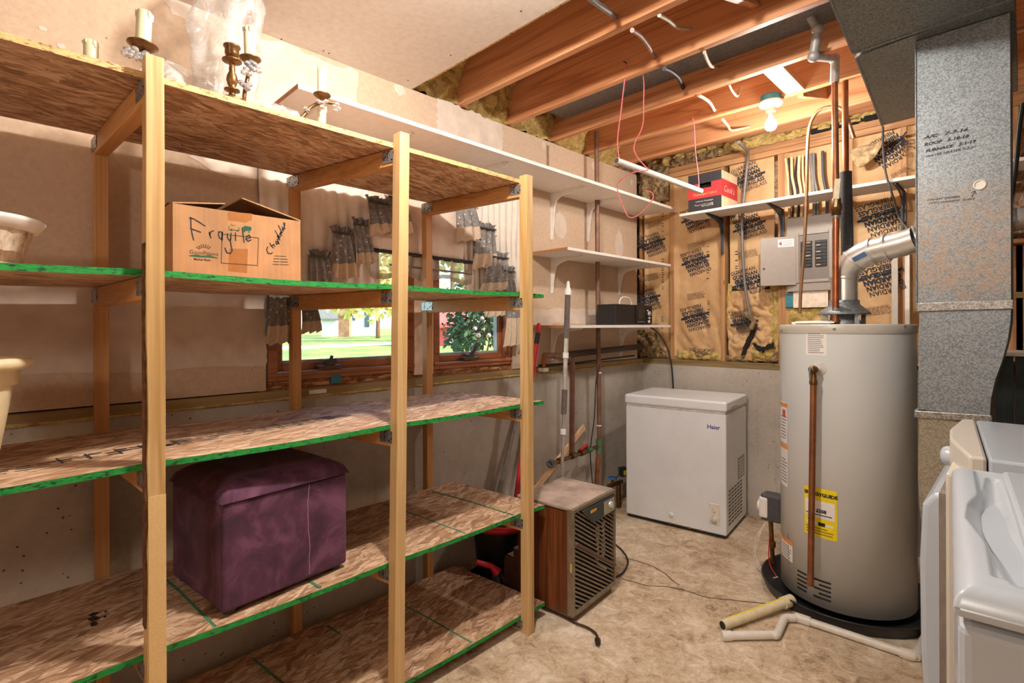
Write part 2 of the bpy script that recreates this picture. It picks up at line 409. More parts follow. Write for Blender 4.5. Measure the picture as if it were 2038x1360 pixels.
def pane_mat():
    m = bpy.data.materials.new('window_glass'); m.use_nodes = True; t = m.node_tree; t.nodes.remove(t.nodes['Principled BSDF'])
    a = t.nodes.new('ShaderNodeBsdfTransparent'); b = t.nodes.new('ShaderNodeBsdfGlossy'); x = t.nodes.new('ShaderNodeMixShader'); x.inputs[0].default_value = .04
    b.inputs['Roughness'].default_value = .02; a.inputs[0].default_value = (.94,.96,.96,1)
    t.links.new(a.outputs[0], x.inputs[1]); t.links.new(b.outputs[0], x.inputs[2]); t.links.new(x.outputs[0], t.nodes['Material Output'].inputs[0]); return m
PANE = pane_mat()
IVORY = plain('ivory_candle_sleeve', (206,198,162), .45, var=.04, scale=20)
def emit(name, c, s):
    t = NT(name); t.col(c); t.b.inputs['Emission Color'].default_value = lin(c); t.b.inputs['Emission Strength'].default_value = s; return t.m
BULB = emit('lit_bulb_glass', (255,236,196), 9)
PORC = plain('white_porcelain', (240,236,228), .25, var=.01); TEAL = plain('teal_box_plastic', (60,128,140), .5)
def vinylwood():
    t = NT('walnut_vinyl', .42); v = t.coord((62, 62, 1.3)); f = t.noise(v, .6, 4, .6, .8); g = t.noise(t.coord((200,200,4)), 1, 2)
    c = t.ramp(t.math('ADD', t.math('MULTIPLY', f, .75), t.math('MULTIPLY', g, .25)), [(.34, (44,20,8)), (.5, (96,50,22)), (.66, (138,80,40))]); t.col(c); return t.m
WALNUT = vinylwood(); DUSTYTOP = plain('dusty_walnut_top', (168,148,134), .7, var=.18, scale=9); BRONZE = plain('bronze_grille', (136,122,104), .4, .4, .1, 30)
COIL = plain('pale_coil', (206,190,168), .5, .3, .1, 60); GREYBR = plain('brown_grey_rail', (106,84,70), .5, .2)
BARK = plain('bark_edge', (92,58,26), .9, var=.35, scale=40)
TERRA = plain('cream_planter', (238,214,170), .4, var=.03)
def speckled():
    t = NT('dirty_white_tub', .6); v = t.coord((1,1,.5)); f = t.noise(v, 30, 5, .75)
    t.col(t.ramp(f, [(.34, (86,66,48)), (.45, (190,168,140)), (.6, (220,204,182))])); return t.m
TUB = speckled(); LID = plain('white_tub_rim', (234,228,218), .4, var=.02)
# ------------------------------------------------------------------ room shell
XW, YB, ZT = -2.25, 3.79, 1.04
ZC, ZJ, ZS = 2.575, 2.587, 2.83
YMIN, XMAX = -2.6, 2.4
f = build(MB().box(XW-.2, XMAX, YMIN, YB+.2, -.1, 0), 'floor', FLOOR, kind='structure')
f['label'] = 'bare basement slab mottled tan and brown'
ck = MB()
for pts in ([(1240,1152),(1290,1166),(1345,1170),(1400,1187),(1470,1196),(1545,1205)], [(1240,1110),(1300,1128),(1350,1165)]):
    ps = [at(x,y,'z',.0012) for x,y in pts]; ps = bez(ps, 5)
    ps = [p + Vector((random.uniform(-.006,.006), random.uniform(-.006,.006), 0)) for p in ps]
    stroke(ck, ps, .006, (0,0,1))
build(ck, 'crack', plain('crack_dark', (92,76,60), .9), f)

# window opening in the wall beside the shelving
y0 = at(529,700,'x',XW).y; y1 = at(1021,700,'x',XW).y; WZ0, WZ1 = 1.118, 2.02
wl = build(MB().box(XW-.2, XW, YMIN, YB+.2, 0, ZT), 'wall_left', CONC, kind='structure')
sp = MB().box(XW-.14, XW+.002, YMIN, YB, ZT, ZT+.04)
build(sp, 'sill_plate', wood('sill','y'), wl, bevel=.002)
gap = MB()
def foamline(u, v):
    y = YMIN + (YB-YMIN)*u; a = 2*pi*v
    r = .006 + .006*mnoise.noise(Vector((y*14, 0, 3)))
    return Vector((XW+.003+r*cos(a), y, ZT+.002+r*sin(a)))
gap.grid(foamline, 160, 6); build(gap, 'sill_sealer', FIBER, wl)
dz0 = ZT+.045
for nm, (a, b, c, d) in {'a': (YMIN, y0, dz0, ZJ), 'b': (y1, 3.70, dz0, ZJ-.01), 'c': (y0, y1, WZ1, ZJ-.01)}.items():
    build(MB().box(XW-.013, XW, a, b, c, d), 'drywall_panel', DRYWALL, wl)
build(MB().box(XW-.16, XW-.14, YMIN, y0, ZT, ZS), 'sheathing', OSB, wl)
build(MB().box(XW-.16, XW-.14, y1, YB+.2, ZT, ZS), 'sheathing', OSB, wl)
build(MB().box(XW-.16, XW-.14, y0, y1, WZ1, ZS), 'sheathing', OSB, wl)
build(MB().box(XW-.16, XW-.012, y0-.03, y0, ZT+.04, WZ1+.03), 'jack_stud', wood('fir','z'), wl)
build(MB().box(XW-.16, XW-.014, y1, y1+.03, ZT+.04, WZ1+.03), 'jack_stud', wood('fir','z'), wl)
# a rough framed sill under the window, with torn foam
build(MB().box(XW-.16, XW-.02, y0, y1, ZT+.04, WZ0), 'rough_sill', wood('fir','y'), wl)
tf = MB()
def tornfoam(u, v):
    y = y0 + (y1-y0)*u; n = mnoise.fractal(Vector((y*9, v*3, 1)), 1, 2, 4)
    return Vector((XW-.018 + .012*n*sin(pi*v), y, ZT+.042 + (WZ0-ZT-.042)*v))
tf.grid(tornfoam, 120, 6); build(tf, 'torn_foam', fluff_mat('brown_foam', (96,56,32), (150,98,60), (196,144,100)), wl)
tp = at(670,763,'x',XW); build(MB().box(XW-.019, XW-.004, tp.y-.025, tp.y+.025, ZT+.05, ZT+.092), 'tie_plate', TEAL, wl, label='small teal metal plate')
pt = at(632,778,'x',XW); build(MB().box(XW+.002, XW+.004, pt.y-.04, pt.y+.04, ZT+.012, ZT+.03), 'paper_tag', PAPER, wl)
# joint compound on the wallboard: taped seams and screw dabs, each a thin skim of its own
def skim(px0, px1, py0, py1, seed, rag=.35, th=.0016):
    a = at(px0, py0, 'x', XW); b = at(px1, py1, 'x', XW)
    ya, yb_, za, zb = a.y, b.y, max(a.z, b.z), min(a.z, b.z)
    rnd = random.Random(seed); n = 15; pts = []
    for i in range(n): pts.append((ya+(yb_-ya)*i/n, za + rag*.04*rnd.uniform(-1,1)))
    for i in range(n): pts.append((yb_+rag*.03*rnd.uniform(-1,1), za+(zb-za)*i/n))
    for i in range(n): pts.append((yb_+(ya-yb_)*i/n, zb + rag*.05*rnd.uniform(-1,1)))
    for i in range(n): pts.append((ya+rag*.03*rnd.uniform(-1,1), zb+(za-zb)*i/n))
    return MB().prism(pts, XW-.0005, XW+th, 'x')
def dab(px, py, ry, rz, seed, th=.0016):
    c = at(px, py, 'x', XW); rnd = random.Random(seed)
    pts = [(c.y + ry*cos(t)*rnd.uniform(.8,1.1), c.z + rz*sin(t)*rnd.uniform(.8,1.1)) for t in [2*pi*i/22 for i in range(22)]]
    return MB().prism(pts, XW-.0005, XW+th, 'x')
yv = lambda px, py: at(px, py, 'x', XW)
def skimyz(ya, yb_, za, zb, seed, rag=.3):
    rnd = random.Random(seed); n = 16
    pts = [(ya+(yb_-ya)*i/n, za+rag*.05*rnd.uniform(-1,1)) for i in range(n)] + [(yb_+rag*.03*rnd.uniform(-1,1), za+(zb-za)*i/n) for i in range(n)]
    pts += [(yb_+(ya-yb_)*i/n, zb+rag*.05*rnd.uniform(-1,1)) for i in range(n)] + [(ya+rag*.03*rnd.uniform(-1,1), zb+(za-zb)*i/n) for i in range(n)]
    return MB().prism(pts, XW-.0005, XW+.0016, 'x')
seam = [skimyz(YMIN, y0-.002, 1.50, 1.19, 3), skimyz(y0-.14, y0+.42, 2.56, 2.05, 4), skimyz(yv(870,300).y, yv(1000,300).y, 2.575, 2.30, 5),
        skimyz(y1+.0, 3.55, 1.47, 1.36, 6), skimyz(y1+.02, y1+.13, 1.47, 1.12, 16),
        dab(1115,450,.07,.10,7), dab(1232,487,.06,.11,8), dab(795,178,.035,.03,9), dab(1082,290,.02,.03,10), dab(1180,330,.018,.03,11), dab(1257,363,.018,.03,13),
        dab(368,20,.06,.04,12), dab(85,57,.012,.008,14), dab(122,92,.012,.008,15), dab(1196,290,.02,.03,17), dab(470,330,.16,.05,18)]
for s in seam: build(s, 'joint_compound', MUD, wl)
vs = MB().box(XW-.0005, XW+.0012, yv(1090,300).y-.012, yv(1090,300).y+.012, 2.30, 2.55); build(vs, 'seam_gap_shade', plain('seam_shade', (150,116,92), .9), wl)  # darker strip painted for the shade in the board seam

# ---- back wall
wb = build(MB().box(XW-.2, XMAX, YB, YB+.2, 0, ZT), 'wall_back', CONC, kind='structure')
build(MB().box(XW, XMAX, YB-.002, YB+.14, ZT, ZT+.045), 'sill_plate', wood('sill','x'), wb, bevel=.002)
build(MB().box(XW-.2, XMAX, YB+.16, YB+.18, ZT, ZS), 'sheathing', OSB, wb)
tpz = at(1400,336,'y',YB).z
ZPL = at(1500,318,'y',YB).z
for i in range(2):
    build(MB().box(XW, XMAX, YB-.004, YB+.14, ZPL+.040*i, ZPL+.038+.040*i), 'top_plate', wood('stud','x'), wb, bevel=.002)
build(MB().box(XW, XMAX, YB+.05, YB+.14, ZPL+.08, ZS), 'rim_board', wood('fir','x'), wb)
SX = [at(p,560,'y',YB).x for p in (1274, 1337, 1438, 1555)]
SX += [SX[-1]+.40, at(1799,560,'y',YB).x, at(1815,560,'y',YB).x + .33]
sw = [.02, .034, .03, .042, .036, .03, .036]
for x, w in zip(SX, sw):
    build(MB().box(x-w/2, x+w/2, YB+.004, YB+.1, ZT+.045, ZPL), 'stud', wood('stud','z'), wb, bevel=.002)
def paper_fn(xa, xb, seed, amp=.006, base=.03, low=1.5):
    def F(x, z):
        u = (x-xa)/(xb-xa); e = min(u, 1-u)
        edge = max(0, 1-e/.10)
        n = mnoise.fractal(Vector((x*7+seed*3.1, z*5, seed)), 1, 2.1, 4)
        w = amp*(1 + 2.2*max(0, (low-z)/.4))
        c = abs(mnoise.noise(Vector((x*9+z*6+seed, z*3-x*4, seed*2.3))))
        return YB + base - (base-.008)*edge**1.5 + w*n*(1-edge) - w*1.6*(c**.5)*(1-edge) * (1 if z < low+.05 else .35)
    return F
def sheet(mb, F, xa, xb, za, zb, nu=36, nv=90, zfn=None):
    def g(u, v):
        x = xa+(xb-xa)*u; zl = za if zfn is None else zfn(u)
        z = zl+(zb-zl)*v
        return Vector((x, F(x, z), z))
    return mb.grid(g, nu, nv)
batts = []
for i in range(6):
    xa = SX[i]+sw[i]/2; xb = SX[i+1]-sw[i+1]/2
    if i == 0: xa = XW+.012
    F = paper_fn(xa, xb, i+1, low=1.55 if i != 2 else 1.1)
    mb = MB()
    if i == 2:
        zt = at(1490,588,'y',YB).z
        sheet(mb, F, xa+.03, xb-.03, zt, ZPL, zfn=lambda u: zt + .10*abs(u-.48)**1.2*2)
    else:
        sheet(mb, F, xa, xb, ZT+.07, ZPL, nv=110)
    b = build(mb, 'insulation_batt', KRAFT, wb)
    batts.append((b, F, xa, xb))
# the torn bay: crumpled lower paper and bare yellow fibre either side
xa, xb = batts[2][2], batts[2][3]
def crump(u, v):
    x = xa+.02+(xb-xa-.06)*u; z = ZT+.06+(.50)*v
    n = mnoise.fractal(Vector((x*8, z*7, 5)), 1, 2.2, 5); c = abs(mnoise.noise(Vector((x*14+z*8, z*12-x*7, 9))))
    return Vector((x, YB+.030+.030*n-.035*c**.6, z))
build(MB().grid(crump, 60, 70), 'crumpled_paper', KRAFT, wb)
Ftorn = lambda x, z: YB-.012
def lumps(xa, xb, za, zb, y, amp, seed, nu=30, nv=16, fr=16):
    def g(u, v):
        x = xa+(xb-xa)*u; z = za+(zb-za)*v
        e = min(u,1-u,v,1-v)*6; e = min(1, e)
        n = mnoise.fractal(Vector((x*fr, z*fr, seed)), 1, 2, 5)
        if xb-xa < .09:
            k = math.sqrt(max(0, 1-(2*v-1)**2*.85))*(1+.35*mnoise.noise(Vector((z*40, seed, 1)))); x = (xa+xb)/2+(x-(xa+xb)/2)*k
            e = min(1, 4*u*(1-u))*min(1, 4*v*(1-v))
        return Vector((x, y - amp*e*(.6+n), z + .012*mnoise.noise(Vector((x*30, z*9, seed)))))
    return MB().grid(g, nu, nv)
for k, (a, b, za, zb, m, am) in enumerate(((xa, xa+.05, 1.25, 1.66, FIBER, .03), (xb-.07, xb+.0, 1.15, 1.70, FIBER, .035), (xa+.17, xb-.01, ZT+.05, ZT+.16, FIBER, .05),
        (xa+.0, xa+.16, ZT+.045, ZT+.09, DIRTY, .03), (xb-.10, xb, ZT+.05, ZT+.13, DIRTY, .045))):
    build(lumps(a, b, za, zb, YB+.03, am, k+20), 'loose_fiberglass', m, wb)
soot_shade = plain('soot_shade_black', (28,25,24), .95, var=.3, scale=60)  # black for the soot marks and for the painted shade above the plates
for k, pts in enumerate((((1500,655,10),(1492,672,13),(1484,690,11),(1478,708,9)), ((1498,684,3),(1508,693,9),(1518,697,8)), ((1516,697,8),(1528,690,7),(1541,686,8)))):
    m = MB(); L1, L2 = [], []; rnd = random.Random(k)
    for i in range(len(pts)*5-4):
        a, b = pts[min(i//5, len(pts)-1)], pts[min(i//5+1, len(pts)-1)]; t = (i%5)/5
        px, py, w = (a[j]+(b[j]-a[j])*t for j in range(3)); w = w*rnd.uniform(.5,1)/2
        c = at(px, py, 'y', YB-.022); nx = (0.35 if k == 0 else 0)
        d = w/257; o = Vector((d, 0, d*.35)) if k == 0 else Vector((0, 0, d*1.3))
        L1.append(c-o); L2.append(c+o)
    n_ = len(L1); vs = L1+L2+[p+Vector((0,.02,0)) for p in L1+L2]
    m.add(vs, [f for i in range(n_-1) for f in ((i, i+1, n_+i+1, n_+i), (i, 2*n_+i, 2*n_+i+1, i+1), (n_+i, n_+i+1, 3*n_+i+1, 3*n_+i))])
    build(m, 'soot_patch', soot_shade, wb)
for k, i in enumerate((0, 1)):
    a, b = batts[i][2], batts[i][3]
    build(lumps(a, b, ZT+.045, ZT+.12, YB+.02, .035, 50+k, 50, 14, 20), 'loose_fiberglass', FIBER if i else DIRTY, wb)
    build(lumps(a+.12, b-.06, ZT+.07, ZT+.135, YB+.015, .03, 60+k, 40, 12, 24), 'sooty_fiberglass', DIRTY, wb)
c = at(1290,690,'y',YB); build(lumps(c.x-.12, c.x+.10, ZT+.06, ZT+.26, YB-.0, .06, 71, 40, 30, 18), 'sooty_fiberglass', DIRTY, wb)
# fluff stuffed above the plates, under the last joist
build(lumps(XW+.05, -1.25, ZPL+.083, ZPL+.17, YB-.0, .05, 80, 120, 14, 18), 'loose_fiberglass', FIBER, wb)
build(lumps(XW+.10, -1.45, ZPL+.08, ZPL+.14, YB-.02, .03, 81, 110, 10, 20), 'sooty_fiberglass', DIRTY, wb)
build(lumps(-1.25, -.60, ZPL+.083, ZPL+.14, YB+.0, .04, 82, 60, 10, 18), 'loose_fiberglass', FIBER, wb)
build(MB().box(-1.0, -.55, YB-.02, YB+.04, ZPL+.082, ZPL+.11), 'gap_shade_strip', soot_shade, wb)  # black strip standing in for the shaded gap above the top plates
build(lumps(XW-.0, XW+.25, 2.34, 2.60, YB-.03, .05, 83, 30, 30, 16), 'loose_fiberglass', DIRTY, wb)

# the printed lettering on the paper, laid on each sheet's own surface
def print_block(bay, px, py, flip, sc=1.0, ang=13, F=None, clip=None):
    b, Fb, xa, xb = batts[bay]; F = F or Fb
    c = at(px, py, 'y', YB+.02); a = radians(ang + (180 if flip else 0))
    r = Vector((cos(a), 0, sin(a))); u = Vector((-sin(a), 0, cos(a)))
    mb = MB(); s = .038*sc; ls = .0335*sc
    lines = ['GUARDIAN']*3 + ['FIBERGLASS']*3
    for k, ln in enumerate(lines):
        wfit = .175*sc; o = c - r*wfit/2 + u*(ls*(2.1-k)) + r*.008*(k-2.5)
        st = len(mb.v); text_mb(mb, ln, s, o, r, u, bold=(.0002, .0012, .0026, .0026, .0012, .0002)[k])
        xs = [(p-o).dot(r) for p in mb.v[st:]]; m = max(xs)
        for i in range(st, len(mb.v)):
            d = mb.v[i]-o; mb.v[i] = o + r*(d.dot(r)*wfit/m) + u*d.dot(u)
    for e in (-1, 1):
        q = c + r*e*.100*sc - u*.014*sc
        mb.add([q-r*.014-u*.008, q+r*.014-u*.008, q+r*.014+u*.008, q-r*.014+u*.008], [(0,1,2,3)])
    q = c - u*.0150*sc; mb.add([q-r*.085*sc-u*.002, q+r*.085*sc-u*.002, q+r*.085*sc+u*.002, q-r*.085*sc+u*.002], [(0,1,2,3)])
    for i, v in enumerate(mb.v): mb.v[i] = Vector((v.x, F(v.x, v.z)-.0035, v.z))
    build(mb, 'lettering', INK, b)
def small_print(bay, px, py, rows=6, w=.13, ang=8, F=None):
    b, Fb, xa, xb = batts[bay]; F = F or Fb
    c = at(px, py, 'y', YB+.02); a = radians(ang); r = Vector((cos(a),0,sin(a))); u = Vector((-sin(a),0,cos(a))); mb = MB(); rnd = random.Random(px)
    for k in range(rows):
        o = c + u*(.009*(rows/2-k)); x = -w/2
        while x < w/2:
            l = rnd.uniform(.006,.02); p = o + r*x
            mb.add([p-u*.0025, p+r*l-u*.0025, p+r*l+u*.0025, p+u*.0025], [(0,1,2,3)]); x += l+.004
    for i, v in enumerate(mb.v): mb.v[i] = Vector((v.x, F(v.x, v.z)-.0035, v.z))
    build(mb, 'small_print', INKGREY, b)
def side_print(bay, px, py0, py1):
    b, F, xa, xb = batts[bay]; mb = MB(); rnd = random.Random(px+py0)
    a = at(px, py0, 'y', YB+.02); e = at(px, py1, 'y', YB+.02); z = a.z
    while z > e.z:
        h = rnd.uniform(.008, .014); mb.add([(a.x-.009,0,z), (a.x+.009,0,z), (a.x+.009,0,z-h*.45), (a.x-.009,0,z-h*.45)], [(0,1,2,3)]); z -= h+rnd.choice((.008,.008,.03))
    for i, v in enumerate(mb.v): mb.v[i] = Vector((v.x, F(v.x, v.z)-.0035, v.z))
    build(mb, 'small_print', INK, b)
for args in ((0,1300,487,1,.95),(0,1291,598,1,.95),(0,1299,398,1,.9),(1,1384,522,1),(1,1384,633,1),(1,1383,436,1),
             (2,1489,352,0),(2,1489,447,0),(2,1488,560,0),(4,1754,432,1,1.1),(4,1752,552,1,1.1),(4,1768,298,1,1.0,24)):
    print_block(*args)
print_block(2, 1484, 640, 0, .85, 10, Ftorn)
for args in ((0,1300,447),(0,1293,553),(1,1384,490),(1,1384,590),(2,1487,507),(4,1745,620),(4,1790,345,3,.08,20)): small_print(*args)
for args in ((0,1318,425,470),(0,1318,515,580),(0,1318,630,660),(1,1408,490,560),(1,1410,600,650),(2,1465,500,580),(4,1798,428,455)): side_print(*args)
pf = MB()
def flapf(u, v):
    a = at(1688+72*u, 300-22*u, 'y', YB-.03); b = at(1706+50*u, 334-44*u*u, 'y', YB-.06); p = a+(b-a)*v
    n = mnoise.fractal(Vector((p.x*16, p.z*16, 77)), 1, 2, 4); p.y -= .02*sin(pi*v)+.022*n; return p
pf.grid(flapf, 34, 20); build(pf, 'paper_flap', plain('dusty_paper', (178,150,112), .85, var=.25, scale=26), wb, solid=.001)
# pale channels and a shaded gap beside the last stud
for px, w, m in ((1781,.030,WMETAL),(1806,.022,WMETAL)):
    x = at(px,560,'y',YB-.02).x; build(MB().box(x-w/2, x+w/2, YB-.03, YB-.005, 1.09, 1.90), 'metal_channel', m, wb)

# ---- the wall far behind the metal duct and the closing walls out of view
build(MB().box(.05, XMAX, YB-.006, YB+.0, 1.20, 2.2), 'wall_backing_board', plain('teal_paint', (38,96,112), .8, var=.1, scale=8), wb)
wr = build(MB().box(XMAX, XMAX+.1, YMIN, YB+.2, 0, ZS), 'wall_right', DRYWALL, kind='structure')
wf = build(MB().box(XW-.2, XMAX+.1, YMIN-.1, YMIN, 0, ZS), 'wall_front', DRYWALL, kind='structure')

# ---- ceiling
ce = build(MB().box(XW-.2, XMAX, YMIN, YB+.2, ZS, ZS+.02), 'ceiling', OSB, kind='structure')
YE = 1.525
build(MB().box(XW, XMAX, YMIN, YE, ZC, ZC+.012), 'drywall_panel', CEIL_BOUNCE, ce)
build(MB().box(XW+.14, XMAX, YE-.002, YE+.012, ZC+.002, ZC+.05), 'nailer_strip', RAWEDGE, ce)
JY = [1.06, 1.445, 1.85, 2.241, 2.651, 3.031, 3.431]
for y in JY:
    build(MB().box(XW-.14, XMAX, y-.019, y+.019, ZJ, ZS), 'joist', wood('fir','x'), ce, bevel=.003)
for (px, py, ya, yb_, dx) in ((1566,168,2.67,3.012,.045),(1604,200,3.05,3.412,.04),(1466,30,1.869,2.222,.04)):
    p = at(px, py, 'z', ZJ); build(MB().box(p.x-dx, p.x+dx, ya, yb_, ZJ+.002, ZJ+.04) if dx != .04 else MB().beam((p.x, ya, ZJ+.03), (p.x+.03, yb_, ZJ+.12), .03, .09), 'blocking', wood('fir','y'), ce, bevel=.002)
build(MB().box(XW+.12, .6, 2.262, 2.630, 2.700, 2.704).box(XW+.12, .6, 2.262, 2.27, 2.66, 2.704), 'joist_pan', GALV, ce, label='galvanised sheet closing one joist bay')
for k, (ya, yb_) in enumerate(((1.465,1.83),(1.87,2.222),(2.26,2.632),(2.67,3.012),(3.05,3.41))):
    def g(u, v, ya=ya, yb_=yb_, k=k):
        y = ya+(yb_-ya)*u; z = ZJ-.01+.23*v; n = mnoise.fractal(Vector((y*14, z*14, k*7)), 1, 2, 5)
        return Vector((XW-.02+.035*n+.09*v, y, z+.012))
    build(MB().grid(g, 30, 20), 'rim_insulation', FIBER, ce)
cs = MB()
for px, py in ((644,101),(655,106),(1037,22),(897,110),(812,160),(560,78)):
    p = at(px, py, 'z', ZC); cs.lathe([(.004,0),(.004,.0008)], (p.x, p.y, ZC-.0008), 8)
build(cs, 'screw_heads', BLACKINK, ce)

# ------------------------------------------------------------------ window
def P(px, py, x): return at(px, py, 'x', x)
XS = -2.315
def window(name, ya, yb_, label, crank_px, opened):
    w = thing(name, (XS, (ya+yb_)/2, WZ0), label, None, None, 'structure')
    fr = MB(); za, zb = WZ0, WZ1
    for s in ((ya, ya+.038, za, zb), (yb_-.038, yb_, za, zb), (ya+.038, yb_-.038, za, za+.035), (ya+.038, yb_-.038, zb-.035, zb)):
        fr.box(XS-.05, XS+.06, s[0], s[1], s[2], s[3])
    build(fr, 'window_frame', wood('winwood','y'), w, bevel=.003)
    ledge = MB().box(XS+.055, XS+.068, ya, yb_, za+.02, za+.037); build(ledge, 'stop_bead', wood('winwood','y'), w, bevel=.003)
    sa, sb, sz, st = ya+.040, yb_-.040, za+.037, zb-.037; sh = MB()
    for s in ((sa, sa+.03, sz, st), (sb-.03, sb, sz, st), (sa+.03, sb-.03, sz, sz+.035), (sa+.03, sb-.03, st-.03, st)):
        sh.box(XS-.02, XS+.02, s[0], s[1], s[2], s[3])
    so = build(sh, 'sash', wood('winwood','y'), w, bevel=.003)
    gk = MB()
    for s in ((sa+.03, sa+.036, sz+.035, st-.03), (sb-.036, sb-.03, sz+.035, st-.03), (sa+.036, sb-.036, sz+.035, sz+.047)):
        gk.box(XS-.018, XS+.012, s[0], s[1], s[2], s[3])
    build(gk, 'glazing_seal', plain('grey_seal', (160,158,152), .5), so)
    build(MB().box(XS-.004, XS, sa+.03, sb-.03, sz+.035, st-.03), 'pane', PANE, so)
    c = P(crank_px, 715, XS+.07); hd = MB(); z = za+.040
    hd.box(XS+.03, XS+.075, c.y-.055, c.y+.055, z, z+.018).box(XS+.04, XS+.07, c.y-.022, c.y+.022, z+.018, z+.034)
    if opened: hd.tube(bez([(XS+.058, c.y-.005, z+.025), (XS+.066, c.y+.015, z+.045), (XS+.07, c.y+.03, z+.075), (XS+.072, c.y+.042, z+.10)], 5), [.013]*12+[.009]*4, 8)
    else: hd.tube([(XS+.058, c.y-.03, z+.036), (XS+.064, c.y+.03, z+.04)], .009, 8).tube([(XS+.058, c.y, z+.03), (XS+.06, c.y+.012, z+.06)], .008, 8)
    build(hd, 'crank_handle', plain('bronze_crank', (92,80,72), .4, .4), w, bevel=.002)
    return w
ym0 = P(822,700,XW).y; ym1 = P(868,700,XW).y
window('window_1', y0+.012, ym0+.01, 'brown wooden window sash in the wall behind the shelving, crank folded down', 658, False)
window('window_2', ym1-.012, y1-.012, 'brown wooden window sash behind the shelving with its crank standing up', 938, True)
mu = MB().box(XS-.05, XW-.005, ym0+.012, ym1-.014, WZ0-.02, WZ1); build(mu, 'trim_1', plain('pale_mullion', (226,200,176), .5), kind='structure', label='pale mullion between the two window sashes')

# ------------------------------------------------------------------ what stands outside the window
GR = .86
lawn_t = NT('lawn_grass', .9); v = lawn_t.coord(jitter=False); fn = lawn_t.noise(v, 1.4, 6, .7)
lawn_t.col(lawn_t.ramp(fn, [(.3, (70,104,44)), (.5, (128,150,66)), (.7, (196,184,92))])); LAWN = lawn_t.m
build(MB().box(-120, XW-.45, -70, 90, GR-.1, GR), 'lawn', LAWN, kind='structure')
pa = at(300+250,697,'z',GR); pb = at(775,686,'z',GR); dr = (pb-pa).normalized(); nn = Vector((-dr.y, dr.x, 0))
rd = MB(); A = pa-dr*30; B = pb+dr*40
rd.add([A, B, B+nn*1.1, A+nn*1.1, A+Vector((0,0,.02)), B+Vector((0,0,.02)), B+nn*1.1+Vector((0,0,.02)), A+nn*1.1+Vector((0,0,.02))], [(0,3,2,1),(4,5,6,7),(0,1,5,4),(1,2,6,5),(2,3,7,6),(3,0,4,7)])
build(rd, 'footpath', plain('pale_path', (222,206,186), .9), kind='structure')
def facing(px, py, depth):
    p = at(px, py, 'z', GR); d = FW + R2*((px-CX)/FPX); d.z = 0
    return EYEP + d*depth
def house(px0, px1, ptop, depth, label, roof, wall, wins, door=None, name='house', rise=.9, eave=.25):
    a = facing(px0, 0, depth); b = facing(px1, 0, depth); z = lambda py: EYE + (CY-py)/FPX*depth
    t = (b-a); t.z = 0; L = t.length; t.normalize(); bk = FW.copy()
    bk = Vector((-t.y, t.x, 0)); bk = bk if bk.dot(FW) > 0 else -bk
    zt = z(ptop); h = thing(name, ((a.x+b.x)/2, (a.y+b.y)/2, GR), label, name)
    def Q(u, d, zz): return Vector((a.x, a.y, zz)) + t*u + bk*d
    D = L*.7
    m = MB(); m.add([Q(0,0,GR-.02),Q(L,0,GR-.02),Q(L,D,GR-.02),Q(0,D,GR-.02),Q(0,0,zt),Q(L,0,zt),Q(L,D,zt),Q(0,D,zt)], [(0,3,2,1),(4,5,6,7),(0,1,5,4),(1,2,6,5),(2,3,7,6),(3,0,4,7)])
    build(m, 'wall', wall, h)
    r = MB(); e = eave; zr = zt + rise
    r.add([Q(-e,-e,zt),Q(L+e,-e,zt),Q(L+e,D/2,zr),Q(-e,D/2,zr),Q(-e,D+e,zt),Q(L+e,D+e,zt),
           Q(-e,-e,zt+.1),Q(L+e,-e,zt+.1),Q(L+e,D/2,zr+.1),Q(-e,D/2,zr+.1),Q(-e,D+e,zt+.1),Q(L+e,D+e,zt+.1)],
          [(0,1,2,3),(3,2,5,4),(7,6,9,8),(8,9,10,11),(0,6,7,1),(4,5,11,10),(0,3,9,6),(3,4,10,9),(1,7,8,2),(2,8,11,5)])
    build(r, 'roof', roof, h)
    for (p0, p1, q0, q1) in wins:
        u0 = L*(p0-px0)/(px1-px0); u1 = L*(p1-px0)/(px1-px0)
        w = MB(); zz = (z(q1), z(q0))
        w.add([Q(u0,-.05,zz[0]),Q(u1,-.05,zz[0]),Q(u1,-.05,zz[1]),Q(u0,-.05,zz[1]),Q(u0,.02,zz[0]),Q(u1,.02,zz[0]),Q(u1,.02,zz[1]),Q(u0,.02,zz[1])], [(0,1,2,3),(0,4,5,1),(1,5,6,2),(2,6,7,3),(3,7,4,0)])
        build(w, 'window', plain('far_window', (80,96,104), .2), h)
    if door:
        p0, p1, q0, q1 = door; u0 = L*(p0-px0)/(px1-px0); u1 = L*(p1-px0)/(px1-px0)
        w = MB(); zz = (z(q1), z(q0))
        w.add([Q(u0,-.06,zz[0]),Q(u1,-.06,zz[0]),Q(u1,-.06,zz[1]),Q(u0,-.06,zz[1]),Q(u0,.02,zz[0]),Q(u1,.02,zz[0]),Q(u1,.02,zz[1]),Q(u0,.02,zz[1])], [(0,1,2,3),(0,4,5,1),(1,5,6,2),(2,6,7,3),(3,7,4,0)])
        build(w, 'door', plain('white_door', (250,246,236), .5), h)
SIDING = plain('white_siding', (226,232,244), .7, var=.03); SHINGLE = plain('grey_shingles', (120,120,112), .9, var=.2)
BRICK = plain('tan_brick', (168,126,98), .9, var=.15, scale=6)
house(640, 671, 637, 27, 'low white garage far outside, next to the tan brick block', SHINGLE, SIDING, [], name='garage', rise=.7)
house(696, 746, 600, 28, 'white two storey house far outside past the lawn', SHINGLE, SIDING, [(702,707,627,637),(726,735,617,650)], rise=1.2)
house(673, 695, 628, 25, 'tan brick chimney block beside the white house outside', BRICK, BRICK, [], name='chimney', rise=.35, eave=.03)
